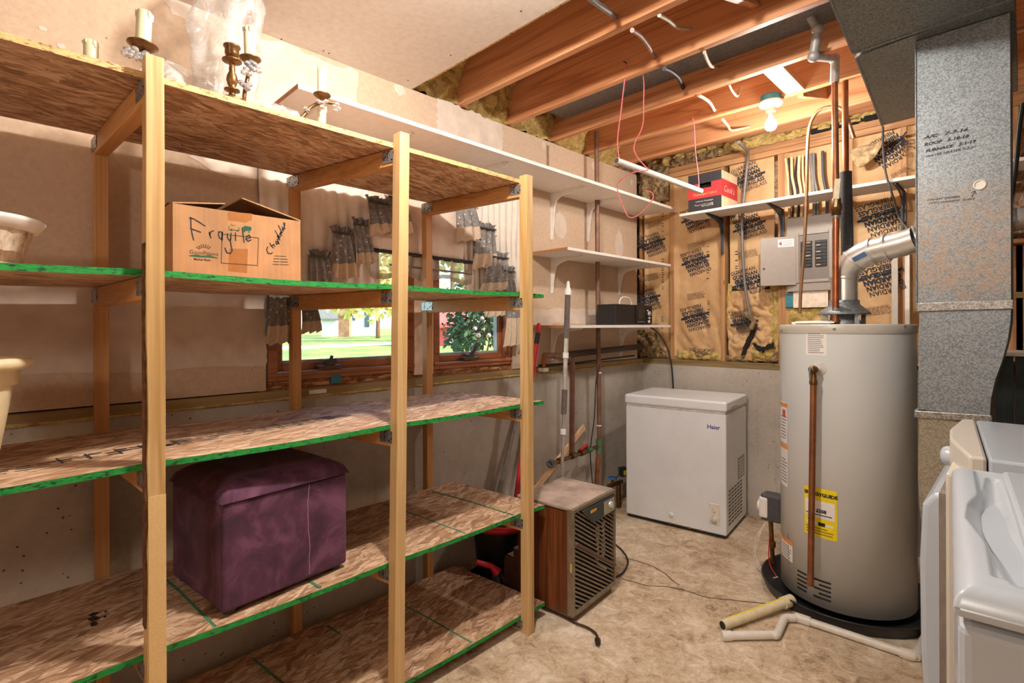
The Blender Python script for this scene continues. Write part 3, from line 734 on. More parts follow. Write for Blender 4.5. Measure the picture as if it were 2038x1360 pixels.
house(850, 912, 652, 13, 'red barn with a white door seen past the bush outside', plain('red_roof', (206,96,88), .8, var=.1), plain('red_barn', (196,84,80), .8, var=.1), [], (894,907,654,683), name='barn', rise=.55)
LEAFY = plain('autumn_leaves', (214,190,112), .9, var=.3, scale=3); LEAFD = plain('dark_leaves', (74,100,70), .9, var=.3, scale=9); LEAFG = plain('green_gold_leaves', (170,178,104), .9, var=.3, scale=3)
PINKF = plain('pink_blossom', (244,176,164), .7); TRUNK = plain('tree_trunk', (118,84,60), .9, var=.2)
def leafball(mb, c, r, n, s, rnd, sq=1.0):
    for _ in range(n):
        d = Vector((rnd.gauss(0,1), rnd.gauss(0,1), rnd.gauss(0,1)*sq)).normalized()*r*rnd.uniform(.55,1.0)
        p = Vector(c)+Vector((d.x, d.y, d.z*sq)); a = Vector((rnd.uniform(-1,1), rnd.uniform(-1,1), rnd.uniform(-1,1))).normalized(); b = a.orthogonal().normalized()
        k = s*rnd.uniform(.6,1.3)
        mb.add([p-a*k, p-b*k*.5, p+a*k, p+b*k*.5], [(0,1,2,3)])
def tree(px, depth, zc, r, mat, label, seed, n=900, s=.22, trunk=.10):
    rnd = random.Random(seed); c = facing(px, 0, depth); t = thing('tree', (c.x, c.y, GR), label, 'tree', 'trees across the lawn')
    m = MB()
    for _ in range(9):
        o = Vector((rnd.uniform(-1,1), rnd.uniform(-1,1), rnd.uniform(-.6,.6)))*r*.6
        leafball(m, (c.x+o.x, c.y+o.y, zc+o.z), r*.6, n//9, s, rnd)
    build(m, 'crown', mat, t); build(MB().tube([(c.x,c.y,GR-.05),(c.x+.05,c.y,zc)], [trunk, trunk*.6], 10), 'trunk', TRUNK, t)
tree(648, 36, 5.6, 3.0, LEAFG, 'gold green tree standing above the low white garage outside', 1)
tree(752, 22, 3.3, 2.0, LEAFY, 'yellow autumn tree in front of the white house outside', 2)
tree(800, 52, 6.0, 3.6, LEAFY, 'pale autumn tree far behind the white house outside', 3)
tree(900, 17, 4.2, 2.0, LEAFG, 'bright green tree rising behind the red barn outside', 4)
tree(960, 26, 5.0, 3.0, LEAFG, 'tall pale tree farthest from the house outside', 5)
rnd = random.Random(5); bc = facing(948, 0, 5.2); zb = EYE + (CY-668)/FPX*5.2
bt = thing('flowering_bush', (bc.x, bc.y, GR), 'dark green bush with pink blossoms close outside the window', 'bush')
m = MB()
for _ in range(16):
    o = Vector((rnd.uniform(-.22,.22), rnd.uniform(-.22,.22), rnd.uniform(-.12,.34))); leafball(m, (bc.x+o.x, bc.y+o.y, zb+.05+o.z), .16, 110, .035, rnd)
build(m, 'foliage', LEAFD, bt); m = MB()
for _ in range(9):
    p = Vector((bc.x+.30+rnd.uniform(-.1,.1), bc.y+rnd.uniform(-.25,.25), zb+rnd.uniform(-.02,.3))); m.ball(p, .022, 8, 6)
build(m, 'blossoms', PINKF, bt)
m = MB()
for k in range(5): m.tube([(bc.x, bc.y+.03*k-.06, GR-.02), (bc.x+.02*k, bc.y+.08*k-.16, zb+.1)], [.014,.006], 6)
build(m, 'stems', TRUNK, bt)
# ------------------------------------------------------------------ the lumber and strand board shelving
XF, XB = -1.585, -2.165
su = thing('shelving_unit', ((XF+XB)/2, .6, 0), 'tall home built shelving unit of pine posts and green edged strand boards', 'shelving')
POSTS = [(.285, .285, .252, 2.03), (1.017, .985, .896, 2.03), (1.657, 1.657, 1.575, 2.012)]
for k, (yt, yb_, ybk, zt) in enumerate(POSTS):
    m = MB(); pw = .020; n = 26
    def col(u, v, s): pass
    rnd = random.Random(k); rings = []
    for i in range(n+1):
        z = zt*i/n; yc = yb_+(yt-yb_)*i/n + .0015*mnoise.noise(Vector((z*3, k, 0)))
        w = .002*abs(mnoise.noise(Vector((z*9, k*5, 2))))+(.004*max(0, mnoise.noise(Vector((z*4, 3, k)))) if k == 0 else 0)
        rings.append([(XF, yc-pw+w, z), (XF, yc+pw, z), (XF+.045, yc+pw, z), (XF+.045-w, yc-pw+w*2, z)])
    vs = [p for r in rings for p in r]
    fs = [(i*4+j, i*4+(j+1)%4, (i+1)*4+(j+1)%4, (i+1)*4+j) for i in range(n) for j in range(4)] + [(3,2,1,0), (n*4, n*4+1, n*4+2, n*4+3)]
    m.add(vs, fs)
    p = build(m, 'front_post', wood('pine','z'), su, bevel=.002)
    if k == 0:
        bk = MB(); rnd = random.Random(3)
        zs = [.60+.032*i for i in range(31)]
        pts = [(XF+.004+.008*rnd.random(), z) for z in zs] ; pts2 = [(XF+.030+.012*rnd.random(), z) for z in zs[::-1]]
        bk.prism([(a, b) for a, b in pts+pts2], yb_-pw-.003, yb_-pw+.006, 'y'); build(bk, 'bark_strip', BARK, p)
        build(MB().box(XF+.0445, XF+.0465, yb_-.017, yb_+pw, .0, .93), 'rough_lower_face', plain('sawn_pine', (222,184,126), .8, var=.035, scale=200), p)
    m = MB().box(XB-.040, XB-.001, ybk-.019, ybk+.019, 0, 2.0-.018)
    build(m, 'back_post', wood('bar','z'), su, bevel=.002)
SHZ = [1.998, 1.498, 1.006, .524, .074]; TH = .0155
INKB = plain('stamped_board_ink', (52,42,36), .9, var=.3, scale=200)
for i, z in enumerate(SHZ):
    yr = 1.683 if i == 0 else 1.797
    sag = .006 if i else 0
    m = MB(); nn_ = 40
    def yy(t, x): return -.75 + (yr-(.062 if x == XB else 0)+.75)*t
    top, bot = [], []
    for j in range(nn_+1):
        t = j/nn_; yc = -.75+(yr+.75)*t
        sg = -sag*abs(sin(pi*(yc-.285)/.70)) if yc < 1.0 else -sag*.6*abs(sin(pi*(yc-1.0)/.65))
        ed = .0012*mnoise.noise(Vector((yc*30, i, 0)))
        top.append(((XB, yy(t,XB), z+sg), (XF+ed, yy(t,XF), z+sg))); bot.append(((XB, yy(t,XB), z+sg-TH), (XF+ed, yy(t,XF), z+sg-TH)))
    vs = [q for a in top for q in a]+[q for a in bot for q in a]; o = 2*(nn_+1); fs = []
    for j in range(nn_):
        a = 2*j; fs += [(a, a+1, a+3, a+2), (o+a, o+a+2, o+a+3, o+a+1), (a, a+2, o+a+2, o+a)]
    fs += [(0, o, o+1, 1), (2*nn_, 2*nn_+1, o+2*nn_+1, o+2*nn_)]
    fr = [(2*j+1, o+2*j+1, o+2*j+3, 2*j+3) for j in range(nn_)]
    m.add(vs, fs+fr)
    b = build(m, 'shelf_board', OSB, su)
    e = MB()
    for j in range(nn_):
        q = [Vector(top[j][1]), Vector(bot[j][1]), Vector(bot[j+1][1]), Vector(top[j+1][1])]
        e.add([p+Vector((.0015,0,.0006 if n_ in (0,3) else -.0004)) for n_, p in enumerate(q)], [(0,1,2,3)])
    build(e, 'painted_edge' if i else 'raw_edge', GREEN if i else RAWEDGE, b, label='bright green painted front edge' if i else 'pale unpainted front edge')
    if i in (3, 4):
        for k, yl in enumerate((-.18, .43, .73, 1.03, 1.33, 1.60) if i == 3 else (.45, .75, 1.05, 1.36)):
            gl = MB(); stroke(gl, [(XF-.01, yl, z+.0008-.004*(yl<1.6)), (XF-.30, yl-.02, z+.0009-.004*(yl<1.6)), (XB+.05, yl-.05, z+.0009)], .009, (0,0,1))
            build(gl, 'guide_line', plain('green_guide_line', (70,122,88), .9, var=.25, scale=90), b)
    if i == 3:
        rnd = random.Random(21); q = at(186,1232,'z',z)
        for k, (ox, oy, ra_, rb_) in enumerate(((0,0,.016,.03),(.035,-.004,.014,.022),(-.03,.004,.012,.026),(.01,.04,.007,.010),(-.02,.05,.006,.008))):
            m_ = MB(); m_.add([(q.x+ox+ra_*cos(t)*rnd.uniform(.6,1.2), q.y+oy*.6+rb_*.45*sin(t)*rnd.uniform(.6,1.2), z+.0008) for t in [2*pi*j/14 for j in range(14)]], [list(range(14))])
            build(m_, 'dark_stain', plain('soot_stain%d' % k, (40,30,24), .9, var=.3, scale=120), b)
    if i == 2:
        st = MB(); rnd = random.Random(11); y = -.05
        while y < .95:
            x = -1.735 - (y)*.13
            for r_ in range(3):
                if rnd.random() < .75: stroke(st, [(x-.024*r_, y, z+.0006), (x-.024*r_, y+rnd.uniform(.012,.034), z+.0006)], rnd.uniform(.006,.013), (0,0,1))
            if rnd.random() < .3: stroke(st, [(x+.015, y, z+.0006), (x-.06, y-.008, z+.0006)], .005, (0,0,1))
            y += rnd.uniform(.02, .045)
        build(st, 'stamped_print', INKB, b)
    if i in (1,):
        gl = MB(); stroke(gl, [(XF-.02, .42, z-TH-.0068), (XB+.1, .30, z-TH-.0064)], .005, (0,0,1)); build(gl, 'guide_line', plain('green_guide_line_under', (60,96,66), .9), b)
    for k, (yt, yb_, ybk, zt) in enumerate(POSTS):
        yf = yb_+(yt-yb_)*z/2
        zc = z-TH-.001-.031-(.006 if k < 2 else .0)*0
        p0 = Vector((XF-.001, yf, zc)); p1 = Vector((XB+.001, ybk, zc))
        if i == 4: zc = .0295; p0.z = p1.z = zc
        c = build(MB().beam(p0, p1, .038, .060 if i < 4 else .056), 'crossbar', wood('bar','x'), su, bevel=.002)
        d = (p1-p0).normalized(); sd = Vector((-d.y, d.x, 0)); sd = sd if sd.y < 0 else -sd
        for q0, ln in ((p0 - d*.030, .085), (p1 - d*.040, .078)):
            q1 = q0 + d*ln; up_ = Vector((0,0,.021)); off = sd*.0205
            pl = MB().beam(q0+off+Vector((0,0,.003)), q1+off+Vector((0,0,.003)), .0016, .042); build(pl, 'nail_plate', PLATE, c)

# ---- things standing on the shelving
def tub(name, c, prof, rim, label, m1, m2, cat, n=40, flute=0):
    t = thing(name, c, label, cat); mb = MB(); st = 0
    mb.lathe(prof, c, n, cap=True)
    if flute:
        for i, v in enumerate(mb.v):
            d = Vector((v.x-c[0], v.y-c[1], 0)); a = math.atan2(d.y, d.x); mb.v[i] = v + d.normalized()*flute*sin(a*14) if d.length > 1e-4 else v
    build(mb, 'body', m1, t); build(MB().lathe(rim, c, n, cap=False), 'rim', m2, t); return t
tub('plastic_tub', (-1.86, -.055, SHZ[1]+.0), [(.100,.0),(.116,.05),(.128,.098),(.134,.115),(.126,.115),(.11,.02),(.0,.012)], [(.128,.098),(.140,.100),(.152,.118),(.155,.124),(.148,.130),(.136,.128),(.124,.120)],
    'dirty white fluted tub on the second highest shelf board', TUB, LID, 'tub', flute=.003)
tub('planter_pot', (-1.80, -.093, SHZ[2]+.0), [(.092,0),(.098,.01),(.128,.20),(.132,.235),(.122,.235),(.09,.02),(0,.015)], [(.128,.205),(.138,.206),(.140,.240),(.160,.246),(.166,.258),(.162,.270),(.150,.272),(.128,.262),(.124,.23)],
    'cream plastic planter pot on the third shelf board beside the first post', TERRA, TERRA, 'planter')

# cardboard box
bx = thing('cardboard_box', (-1.90, .553, SHZ[1]), 'brown cardboard box with handwriting on the shelf under the raw edged board', 'box')
X0, X1, Y0, Y1, Z0, Z1 = -2.06, -1.75, .366, .737, SHZ[1]-.003, SHZ[1]+.212
m = MB(); w = .004
m.box(X1-w, X1, Y0, Y1, Z0, Z1).box(X0, X0+w, Y0, Y1, Z0, Z1).box(X0+w, X1-w, Y0, Y0+w, Z0, Z1).box(X0+w, X1-w, Y1-w, Y1, Z0, Z1).box(X0+w, X1-w, Y0+w, Y1-w, Z0, Z0+w)
body = build(m, 'carton_body', CARD, bx)
def flap(a, b, c, d, th=.004):
    a, b, c, d = map(Vector, (a,b,c,d)); n = (b-a).cross(d-a).normalized()*th
    return MB().add([a,b,c,d,a+n,b+n,c+n,d+n], [(0,3,2,1),(4,5,6,7),(0,1,5,4),(1,2,6,5),(2,3,7,6),(3,0,4,7)])
build(flap((X0,Y0,Z1),(X0,Y1,Z1),(X0+.15,Y1-.02,Z1+.035),(X0+.15,Y0+.02,Z1+.035)), 'flap', CARDIN, bx)
build(flap((X1,Y1,Z1),(X0,Y1,Z1),(X0+.02,Y1-.175,Z1+.052),(X1-.03,Y1-.175,Z1+.052)), 'flap', CARD, bx)
build(flap((X0,Y0,Z1),(X1,Y0,Z1),(X1-.04,Y0+.15,Z1+.028),(X0+.04,Y0+.15,Z1+.028)), 'flap', CARD, bx)
fx = X1+.0006
def bp(px, py): return at(px, py, 'x', fx)
mk = MB(); nr = (1,0,0)
S = lambda pts, w=.0035: stroke(mk, [bp(320+x/6.793, 390+y/6.793) for x, y in pts], w, nr)
S([(405,290),(410,440),(425,520),(445,598)]); S([(388,300),(440,308),(520,355),(600,408)]); S([(400,440),(440,455),(540,492)])
S([(655,490),(665,530),(678,572)]); S([(660,520),(685,480),(715,472)])
S([(820,490),(785,485),(778,530),(800,575),(825,590),(832,490),(830,600)])
S([(905,510),(900,560),(920,600),(945,590),(950,505),(940,620),(965,740),(940,780),(895,770),(868,705)])
S([(1008,500),(1012,605)]); S([(1100,440),(1112,520),(1125,630)]); S([(1150,590),(1215,560),(1195,530),(1160,550),(1150,590),(1180,615),(1220,595)])
build(mk, 'handwriting', BLACKINK, body); mk = MB()
S([(1445,690),(1432,730),(1450,775),(1490,785),(1510,765)]); S([(1475,640),(1490,670),(1520,705)]); S([(1500,680),(1525,655),(1540,685)])
S([(1580,620),(1555,620),(1565,655),(1590,640),(1583,612),(1600,650)]); S([(1545,470),(1600,560)]); S([(1570,600),(1600,575),(1610,600)]); S([(1600,540),(1575,545),(1590,575),(1618,550)])
S([(1610,520),(1640,500),(1620,490),(1612,525),(1640,535)]); S([(1590,400),(1640,500)]); S([(1640,450),(1655,480)]); S([(1640,420),(1660,460),(1668,420),(1680,445)]); S([(1680,375),(1665,365),(1660,385),(1680,395),(1668,410)])
build(mk, 'handwriting', BLACKINK, body)
pm = MB(); S2 = lambda pts, w=.002: stroke(pm, [bp(320+x/6.793, 390+y/6.793) for x, y in pts], w, nr)
S2([(830,518),(1322,568),(1306,942),(818,908),(830,518)])
o = bp(320+385/6.793, 390+778/6.793); r_ = (bp(320+765/6.793, 390+812/6.793)-o).normalized(); u_ = Vector((0,0,1))
text_mb(pm, 'GoodNews', .0165, o, r_, u_); text_mb(pm, 'Market Farm', .0085, bp(320+445/6.793, 390+866/6.793), r_, u_, bold=.0003)
for k in range(7):
    a = radians(35+18*k); cxp, cyp = 580, 745; S2([(cxp-70*cos(a), cyp-45*sin(a)), (cxp-115*cos(a), cyp-88*sin(a))], .0025)
for k, ww in enumerate((150, 190, 200, 215)): 
    x0 = 1620-ww/2
    S2([(x0, 812+38*k), (x0+ww*.4, 815+38*k)], .002); S2([(x0+ww*.47, 816+38*k), (x0+ww, 820+38*k)], .002)
build(pm, 'printed_mark', plain('carton_print', (62,50,38), .8), body)
gm = MB(); fxg = [bp(320+x/6.793, 390+y/6.793) for x, y in ((380,805),(480,790),(560,808),(650,800),(775,838),(775,846),(620,832),(500,830),(380,815))]
gm.add(fxg, [list(range(9))]); 
for q in (((1095,430),(1140,405),(1225,420),(1225,470),(1100,478)),): gm.add([bp(320+x/6.793, 390+y/6.793) for x, y in q], [list(range(5))])
for cxp, cyp in ((955,462),(1035,474),(1130,480),(1195,488)): gm.add([bp(320+(cxp+13*cos(t))/6.793, 390+(cyp+11*sin(t))/6.793) for t in [2*pi*i/10 for i in range(10)]], [list(range(10))])
text_mb(gm, 'Farm', .007, bp(320+945/6.793, 390+400/6.793), r_, u_)
S3 = [stroke(gm, [bp(320+x/6.793, 390+y/6.793) for x, y in pts], .002, nr) for pts in ([(920,410),(922,455),(1060,470),(1055,430)],)]
build(gm, 'green_print', plain('green_print', (32,84,56), .8), body)
for q in (((900,215),(1240,240),(1230,335),(1190,340),(1150,365),(905,330)), ((925,712),(1180,718),(1165,1045),(905,1020))):
    tm = MB(); pp = [bp(320+x/6.793, 390+y/6.793) - Vector((.0003,0,0)) for x, y in q]; tm.add(pp, [list(range(len(pp)))]); build(tm, 'tape', TAPE, body)

# storage ottoman
ot = thing('storage_ottoman', (-1.79, .64, SHZ[3]), 'purple velvet storage ottoman on the second lowest shelf board', 'ottoman')
R = Matrix.Translation((-1.612, .455, SHZ[3]-.003)) @ Matrix.Rotation(radians(7), 4, 'Z')
def puff(mb, x0, x1, y0, y1, z0, z1, r, nx=14, ny=14, crown=.0):
    mb.box(x0, x1, y0, y1, z0, z1)
m = MB(); W, D, Hh = .405, .375, .325
m.box(-D, 0, 0, W, .016, Hh); m.xf(R); build(m, 'body', VELVET, ot, bevel=.010, seg=3)
m = MB()
def lidf(u, v):
    x = -D-.006+(D+.012)*u; y = -.006+(W+.012)*v
    e = min(u, 1-u, v, 1-v); 
    z = Hh+.004 + .050*min(1, (e/.13))**.5 + .006*sin(pi*u)*sin(pi*v)
    return Vector((x, y, z))
m.grid(lidf, 30, 30); n0 = len(m.v)
m.box(-D-.006, .006, -.006, W+.006, Hh+.002, Hh+.0045); m.xf(R); build(m, 'lid', VELVET, ot)
m = MB().box(-D+.006, -.006, .006, W-.006, Hh-.002, Hh+.004); m.xf(R); build(m, 'lid_gap', BLACKP, ot)
for fx_, fy_ in ((-.03,.03),(-.03,W-.03),(-D+.03,.03),(-D+.03,W-.03)):
    m = MB().lathe([(.018,.003),(.02,.017)], (fx_, fy_, 0), 12); m.xf(R); build(m, 'foot', BLACKP, ot)
m = MB(); zz = [.03+.29*i/14 for i in range(15)]; rnd = random.Random(2)
stroke(m, [(.0012, .262+.002*rnd.uniform(-1,1)+.003*sin(i*.5), z) for i, z in enumerate(zz)], .0022, (1,0,0)); m.xf(R); build(m, 'scratch', plain('pale_scratch', (164,126,136), .9), ot)

# chandelier pieces, candlestick and clear film on the top board
def candle(par, px, ptop, pbot, xx, r=.0165, tilt=0, name='candle_sleeve'):
    a = at(px, ptop, 'x', xx); b = at(px+tilt, pbot, 'x', xx); d = (a-b); L = d.length; m = MB()
    m.lathe([(r*.98,0),(r,.01),(r,L-.004),(r*.9,L),(r*.72,L),(r*.70,L-.012),(0,L-.012)], b, 18, ax=d)
    rnd = random.Random(px)
    for k in range(9):
        t = rnd.uniform(0, 2*pi); l = rnd.uniform(.006,.022); ax = d.normalized(); s1 = ax.orthogonal().normalized(); s2 = ax.cross(s1)
        q = b + ax*(L-.002) + (s1*cos(t)+s2*sin(t))*r
        m.tube([q, q-ax*l*.6, q-ax*l], [.003,.0032,.0022], 6)
    o_ = build(m, name, IVORY, par)
    return b, d.normalized()
def bobeche(par, b, ax, r=.031):
    build(MB().lathe([(.006,-.022),(.010,-.014),(r*.6,-.010),(r,.0),(r*.99,.003),(r*.5,-.002),(.012,.002),(.012,.006)], b, 24, ax=ax), 'bobeche', BRASS, par)
def crystals(par, spots, xx, r=.011):
    m = MB()
    for px, py in spots:
        c = at(px, py, 'x', xx); st = len(m.v)
        m.smooth = False; n = 8
        vs = [c+Vector((0,0,r))] + [c+Vector((r*cos(2*pi*k/n), r*sin(2*pi*k/n), .35*r)) for k in range(n)] + [c+Vector((r*cos(2*pi*(k+.5)/n), r*sin(2*pi*(k+.5)/n), -.35*r)) for k in range(n)] + [c-Vector((0,0,r))]
        fs = [(0,1+k,1+(k+1)%n) for k in range(n)] + [(1+k, 1+n+k, 1+(k+1)%n) for k in range(n)] + [(1+(k+1)%n, 1+n+k, 1+n+(k+1)%n) for k in range(n)] + [(1+2*n, 1+n+(k+1)%n, 1+n+k) for k in range(n)]
        m.add(vs, fs)
    build(m, 'crystal_drops', CRYSTAL, par)
ZTOP = SHZ[0]
c1 = thing('chandelier', (-1.70, .30, ZTOP), 'brass chandelier with a dripping ivory candle behind the first shelving post', 'chandelier')
b, ax = candle(c1, 288, 24, 91, -1.68, .0180, -4); bobeche(c1, b, ax, .036)
b2, ax2 = candle(c1, 181, 82, 132, -1.78, .0165)
build(MB().tube(bez([b, b-Vector((.0,-.02,.03)), (b.x-.02, b.y+.07, ZTOP+.012), (b.x-.05, b.y+.02, ZTOP+.02), (b2.x, b2.y, b2.z-.005)], 8), .0055, 8), 'arm', BRASS, c1)
bobeche(c1, b2-Vector((0,0,.002)), ax2, .03)
crystals(c1, [(253,99),(262,104),(268,98),(258,110),(275,108),(284,110),(290,107),(297,112),(272,115),(248,106),(318,128),(321,138),(324,148),(320,142),(282,117),(291,117)], -1.665, .0095)
c2 = thing('chandelier', (-1.70, .72, ZTOP), 'brass chandelier arms with two ivory candles behind the film and candlestick', 'chandelier')
b, ax = candle(c2, 496, 56, 118, -1.68, .0165, 2); bobeche(c2, b, ax, .031)
bb, axb = candle(c2, 641, 134, 190, -1.72, .0150); bobeche(c2, bb, axb, .029)
e = at(486, 196, 'x', -1.68)
build(MB().tube(bez([b, b-Vector((0,.006,.05)), e-Vector((0,0,.0)), (e.x-.02, e.y+.02, ZTOP+.008), (bb.x-.01, (e.y+bb.y)/2, ZTOP+.012), at(598,236,'x',-1.71), at(618,214,'x',-1.71), bb-Vector((0,0,.024)), at(664,206,'x',-1.71)], 8), .0058, 8), 'arm', BRASS, c2)
candle(c2, 640, 212, 247, -1.74, .0150)
crystals(c2, [(492,126),(499,124),(506,128),(512,133),(498,134),(505,138),(490,138),(486,144),(495,147),(483,168),(489,172),(496,168),(492,176),(480,164),(515,141)], -1.665, .0095)
crystals(c2, [(634,202),(642,205),(649,202),(607,216),(612,220),(665,212),(671,208),(674,216),(641,213),(668,220)], -1.70, .0090)
cs_ = at(462, 192, 'x', -1.62); zt_ = at(462, 92, 'x', -1.62).z; Hc = zt_-ZTOP
pr = [(.042,0),(.044,.006),(.030,.012),(.012,.02),(.009,.03),(.024,.036),(.024,.039),(.009,.045),(.014,.055),(.018,.068),(.016,.080),(.009,.095),(.010,.102),(.008,.115),(.012,.122),(.030,.126),(.030,.130),(.012,.133),(.018,.138),(.022,.150),(.021,.165),(.026,.170),(.026,.174),(.016,.172),(.015,.155),(0,.154)]
sc_ = Hc/.174
t = thing('candlestick', (cs_.x, cs_.y, ZTOP), 'turned brass candlestick standing empty on the top shelf board', 'candlestick')
build(MB().lathe([(r*.86, z*sc_) for r, z in pr], (cs_.x, cs_.y, ZTOP), 24), 'stem', BRASS, t)
# clear film bundle
def film(cx, cy, prof, seed, n=56, folds=9, sx=1, sy=1):
    m = MB(); k = len(prof)-1
    def g(u, v):
        i = min(int(v*k), k-1); f = v*k-i
        r = prof[i][0]*(1-f)+prof[i+1][0]*f; z = prof[i][1]*(1-f)+prof[i+1][1]*f; ox = prof[i][2]*(1-f)+prof[i+1][2]*f
        a = 2*pi*u
        nz = mnoise.noise(Vector((cos(a)*2.2+seed, sin(a)*2.2, z*5))); fd = .5*sin(a*folds+z*9+seed)+.5*sin(a*(folds-4)-z*13)
        rr = r*(1+.30*nz+.13*fd)
        return Vector((cx+rr*cos(a)*sx, cy+ox+rr*sin(a)*sy, max(ZTOP+.001, z+.012*mnoise.noise(Vector((a*3, z*6, seed))))))
    return m.grid(g, n, 46)
fc = at(452, 190, 'x', -1.90); m = film(-1.90, fc.y, [(.10,ZTOP,0),(.125,2.07,.0),(.085,2.15,-.01),(.088,2.26,-.005),(.11,2.36,.0),(.10,2.44,.01),(.05,2.53,.02),(.02,2.555,.02)], 1)
fl_ = at(370, 165, 'x', -1.84); m2 = film(-1.84, fl_.y+.0, [(.12,ZTOP,0),(.13,2.04,0),(.10,2.09,-.02),(.05,2.13,-.05),(.015,2.15,-.06)], 4)
fr_ = at(535, 190, 'x', -1.88); m3 = film(-1.88, fr_.y, [(.10,ZTOP,0),(.11,2.06,0),(.09,2.10,.01),(.03,2.125,.01)], 7)
for q in (m2, m3): m.add(q.v, q.f); 
m.sm = [True]*len(m.f); m.mi = [0]*len(m.f)
build(m, 'plastic_film', FILM, None, 'crumpled clear plastic film heaped up on the top shelf board', 'plastic sheet')

# ------------------------------------------------------------------ white wall shelves
def bracket(parent, y, zt, dx, dz, w=.020, mat=WMETAL):
    pts = [(XW+.0005, zt), (XW+dx, zt), (XW+dx, zt-.010), (XW+dx*.55, zt-.024), (XW+.075, zt-.038), (XW+.045, zt-.055), (XW+.032, zt-.085), (XW+.022, zt-dz*.6), (XW+.010, zt-dz), (XW+.0005, zt-dz)]
    m = MB(); m.prism([(a, b) for a, b in pts], y-w*.22, y+w*.22, 'y')
    m.prism([(XW+.0005,zt),(XW+.004,zt),(XW+.004,zt-dz),(XW+.0005,zt-dz)], y-w*.7, y+w*.7, 'y'); m.prism([(XW+.004,zt-.003),(XW+dx,zt-.003),(XW+dx,zt),(XW+.004,zt)], y-w*.7, y+w*.7, 'y')
    b_ = build(m, 'bracket', mat, parent, bevel=.0015)
    sc = MB()
    for (x, z, ax) in ((XW+.006, zt-.03, (1,0,0)), (XW+.006, zt-dz+.02, (1,0,0)), (XW+dx-.02, zt-.011, (0,0,-1))): sc.lathe([(.004,-.003),(.004,.0015)], (x, y, z), 8, ax=ax)
    build(sc, 'screws', DARKGREY, b_)
def wshelf(label, xa, y0_, y1_, zb, th, brs, endtop=True):
    s = thing('wall_shelf', (XW+.15, (y0_+y1_)/2, zb), label, 'shelf', 'white shelves on the wallboard')
    build(MB().box(XW+.002, xa, y0_, y1_, zb, zb+th), 'board', WHITE, s, bevel=.0015)
    build(MB().box(XW+.002, xa, y0_-.001, y0_, zb+.0005, zb+th-.0005), 'bare_end', EDGEWOOD, s, label='bare brown chipboard end')
    for y, dx, dz in brs: bracket(s, y, zb, dx, dz)
    return s
wshelf('long white wall shelf just below the ceiling, running behind the shelving', -1.915, .80, 3.70, 2.237, .019, ((.92,.27,.30),(1.35,.27,.30),(1.95,.27,.30),(2.635,.27,.31),(3.035,.27,.28)))
wshelf('short white wall shelf, middle of the three, empty', -1.93, 2.405, 3.66, 1.803, .017, ((2.635,.25,.235),(3.435,.25,.215)))
wshelf('lowest white wall shelf with the small black radio on it', -1.93, 2.405, 3.66, 1.337, .018, ((2.635,.25,.215),(3.455,.25,.23)))
bsz = 2.135
bs = thing('wall_shelf', (0, YB-.15, bsz), 'long white shelf on dark brackets across the papered end wall', 'shelf')
xl = at(1352, 430, 'y', YB-.305).x
build(MB().box(xl, 1.6, YB-.305, YB-.075, bsz, bsz+.018), 'board', WHITE, bs, bevel=.0015)
def bracket_y(parent, x, zt, dy, dz, w=.02):
    y0_ = YB-.014
    pts = [(y0_, zt), (y0_-dy, zt), (y0_-dy, zt-.010), (y0_-dy*.5, zt-.028), (y0_-.06, zt-.05), (y0_-.035, zt-.09), (y0_-.02, zt-dz*.7), (y0_-.008, zt-dz), (y0_, zt-dz)]
    m = MB().prism(pts, x-w*.2, x+w*.2, 'x'); m.box(x-w*.6, x+w*.6, y0_-.004, y0_, zt-dz, zt).box(x-w*.6, x+w*.6, y0_-dy, y0_, zt-.004, zt)
    build(m, 'bracket', GREYMETAL, parent, bevel=.001)
for px, py in ((1437,460),(1556,440)):
    bracket_y(bs, at(px,py,'y',YB-.02).x, bsz, .26, .26)
bracket_y(bs, SX[4], bsz, .26, .26); bracket_y(bs, SX[5], bsz, .26, .26)
build(MB().box(-.25, 1.6, YB-.30, YB-.022, 1.745, 1.763), 'lower_board', EDGEWOOD, bs)

# ------------------------------------------------------------------ curtains at the window
def pleated(y0_, y1_, zb, zt, x, amp, n, seed, taper=0):
    m = MB()
    def g(u, v):
        yy_ = y0_+(y1_-y0_)*u; z = zb+(zt-zb)*v
        a = amp*(1-.35*v)
        return Vector((x + a*sin(u*n*2*pi+.8*sin(v*3+seed)+mnoise.noise(Vector((u*5, v*2, seed)))*1.5), yy_+.006*sin(v*7+u*9)+taper*(1-v)*(u-.5), z))
    return m.grid(g, int(n*10), 16)
cu = build(pleated(.775, 1.33, 1.50, 2.22, -2.237, .007, 9, 1), 'curtain', CURT, None, 'ivory curtain panel hung beside the cardboard box, over the window head', 'curtain', solid=.0012)
cu2 = build(pleated(1.86, 2.36, 1.44, 2.22, -2.234, .009, 10, 2), 'curtain', CURT, None, 'ivory pleated curtain panel hanging next to the last shelving post', 'curtain', solid=.0012)
ct = thing('tier_curtain', (-2.21, 1.55, 1.45), 'plain ivory tier curtain with dark ruffle and sheer hem in the window centre', 'curtain')
ya_, yb2 = at(742,500,'x',-2.20).y, at(948,500,'x',-2.20).y
zr = at(840, 507, 'x', -2.20).z
build(pleated(ya_, yb2, zr, 2.10, -2.232, .004, 4, 5), 'panel', plain('pinkish_ivory_cloth', (228,206,188), .9, var=.03), ct, solid=.0012)
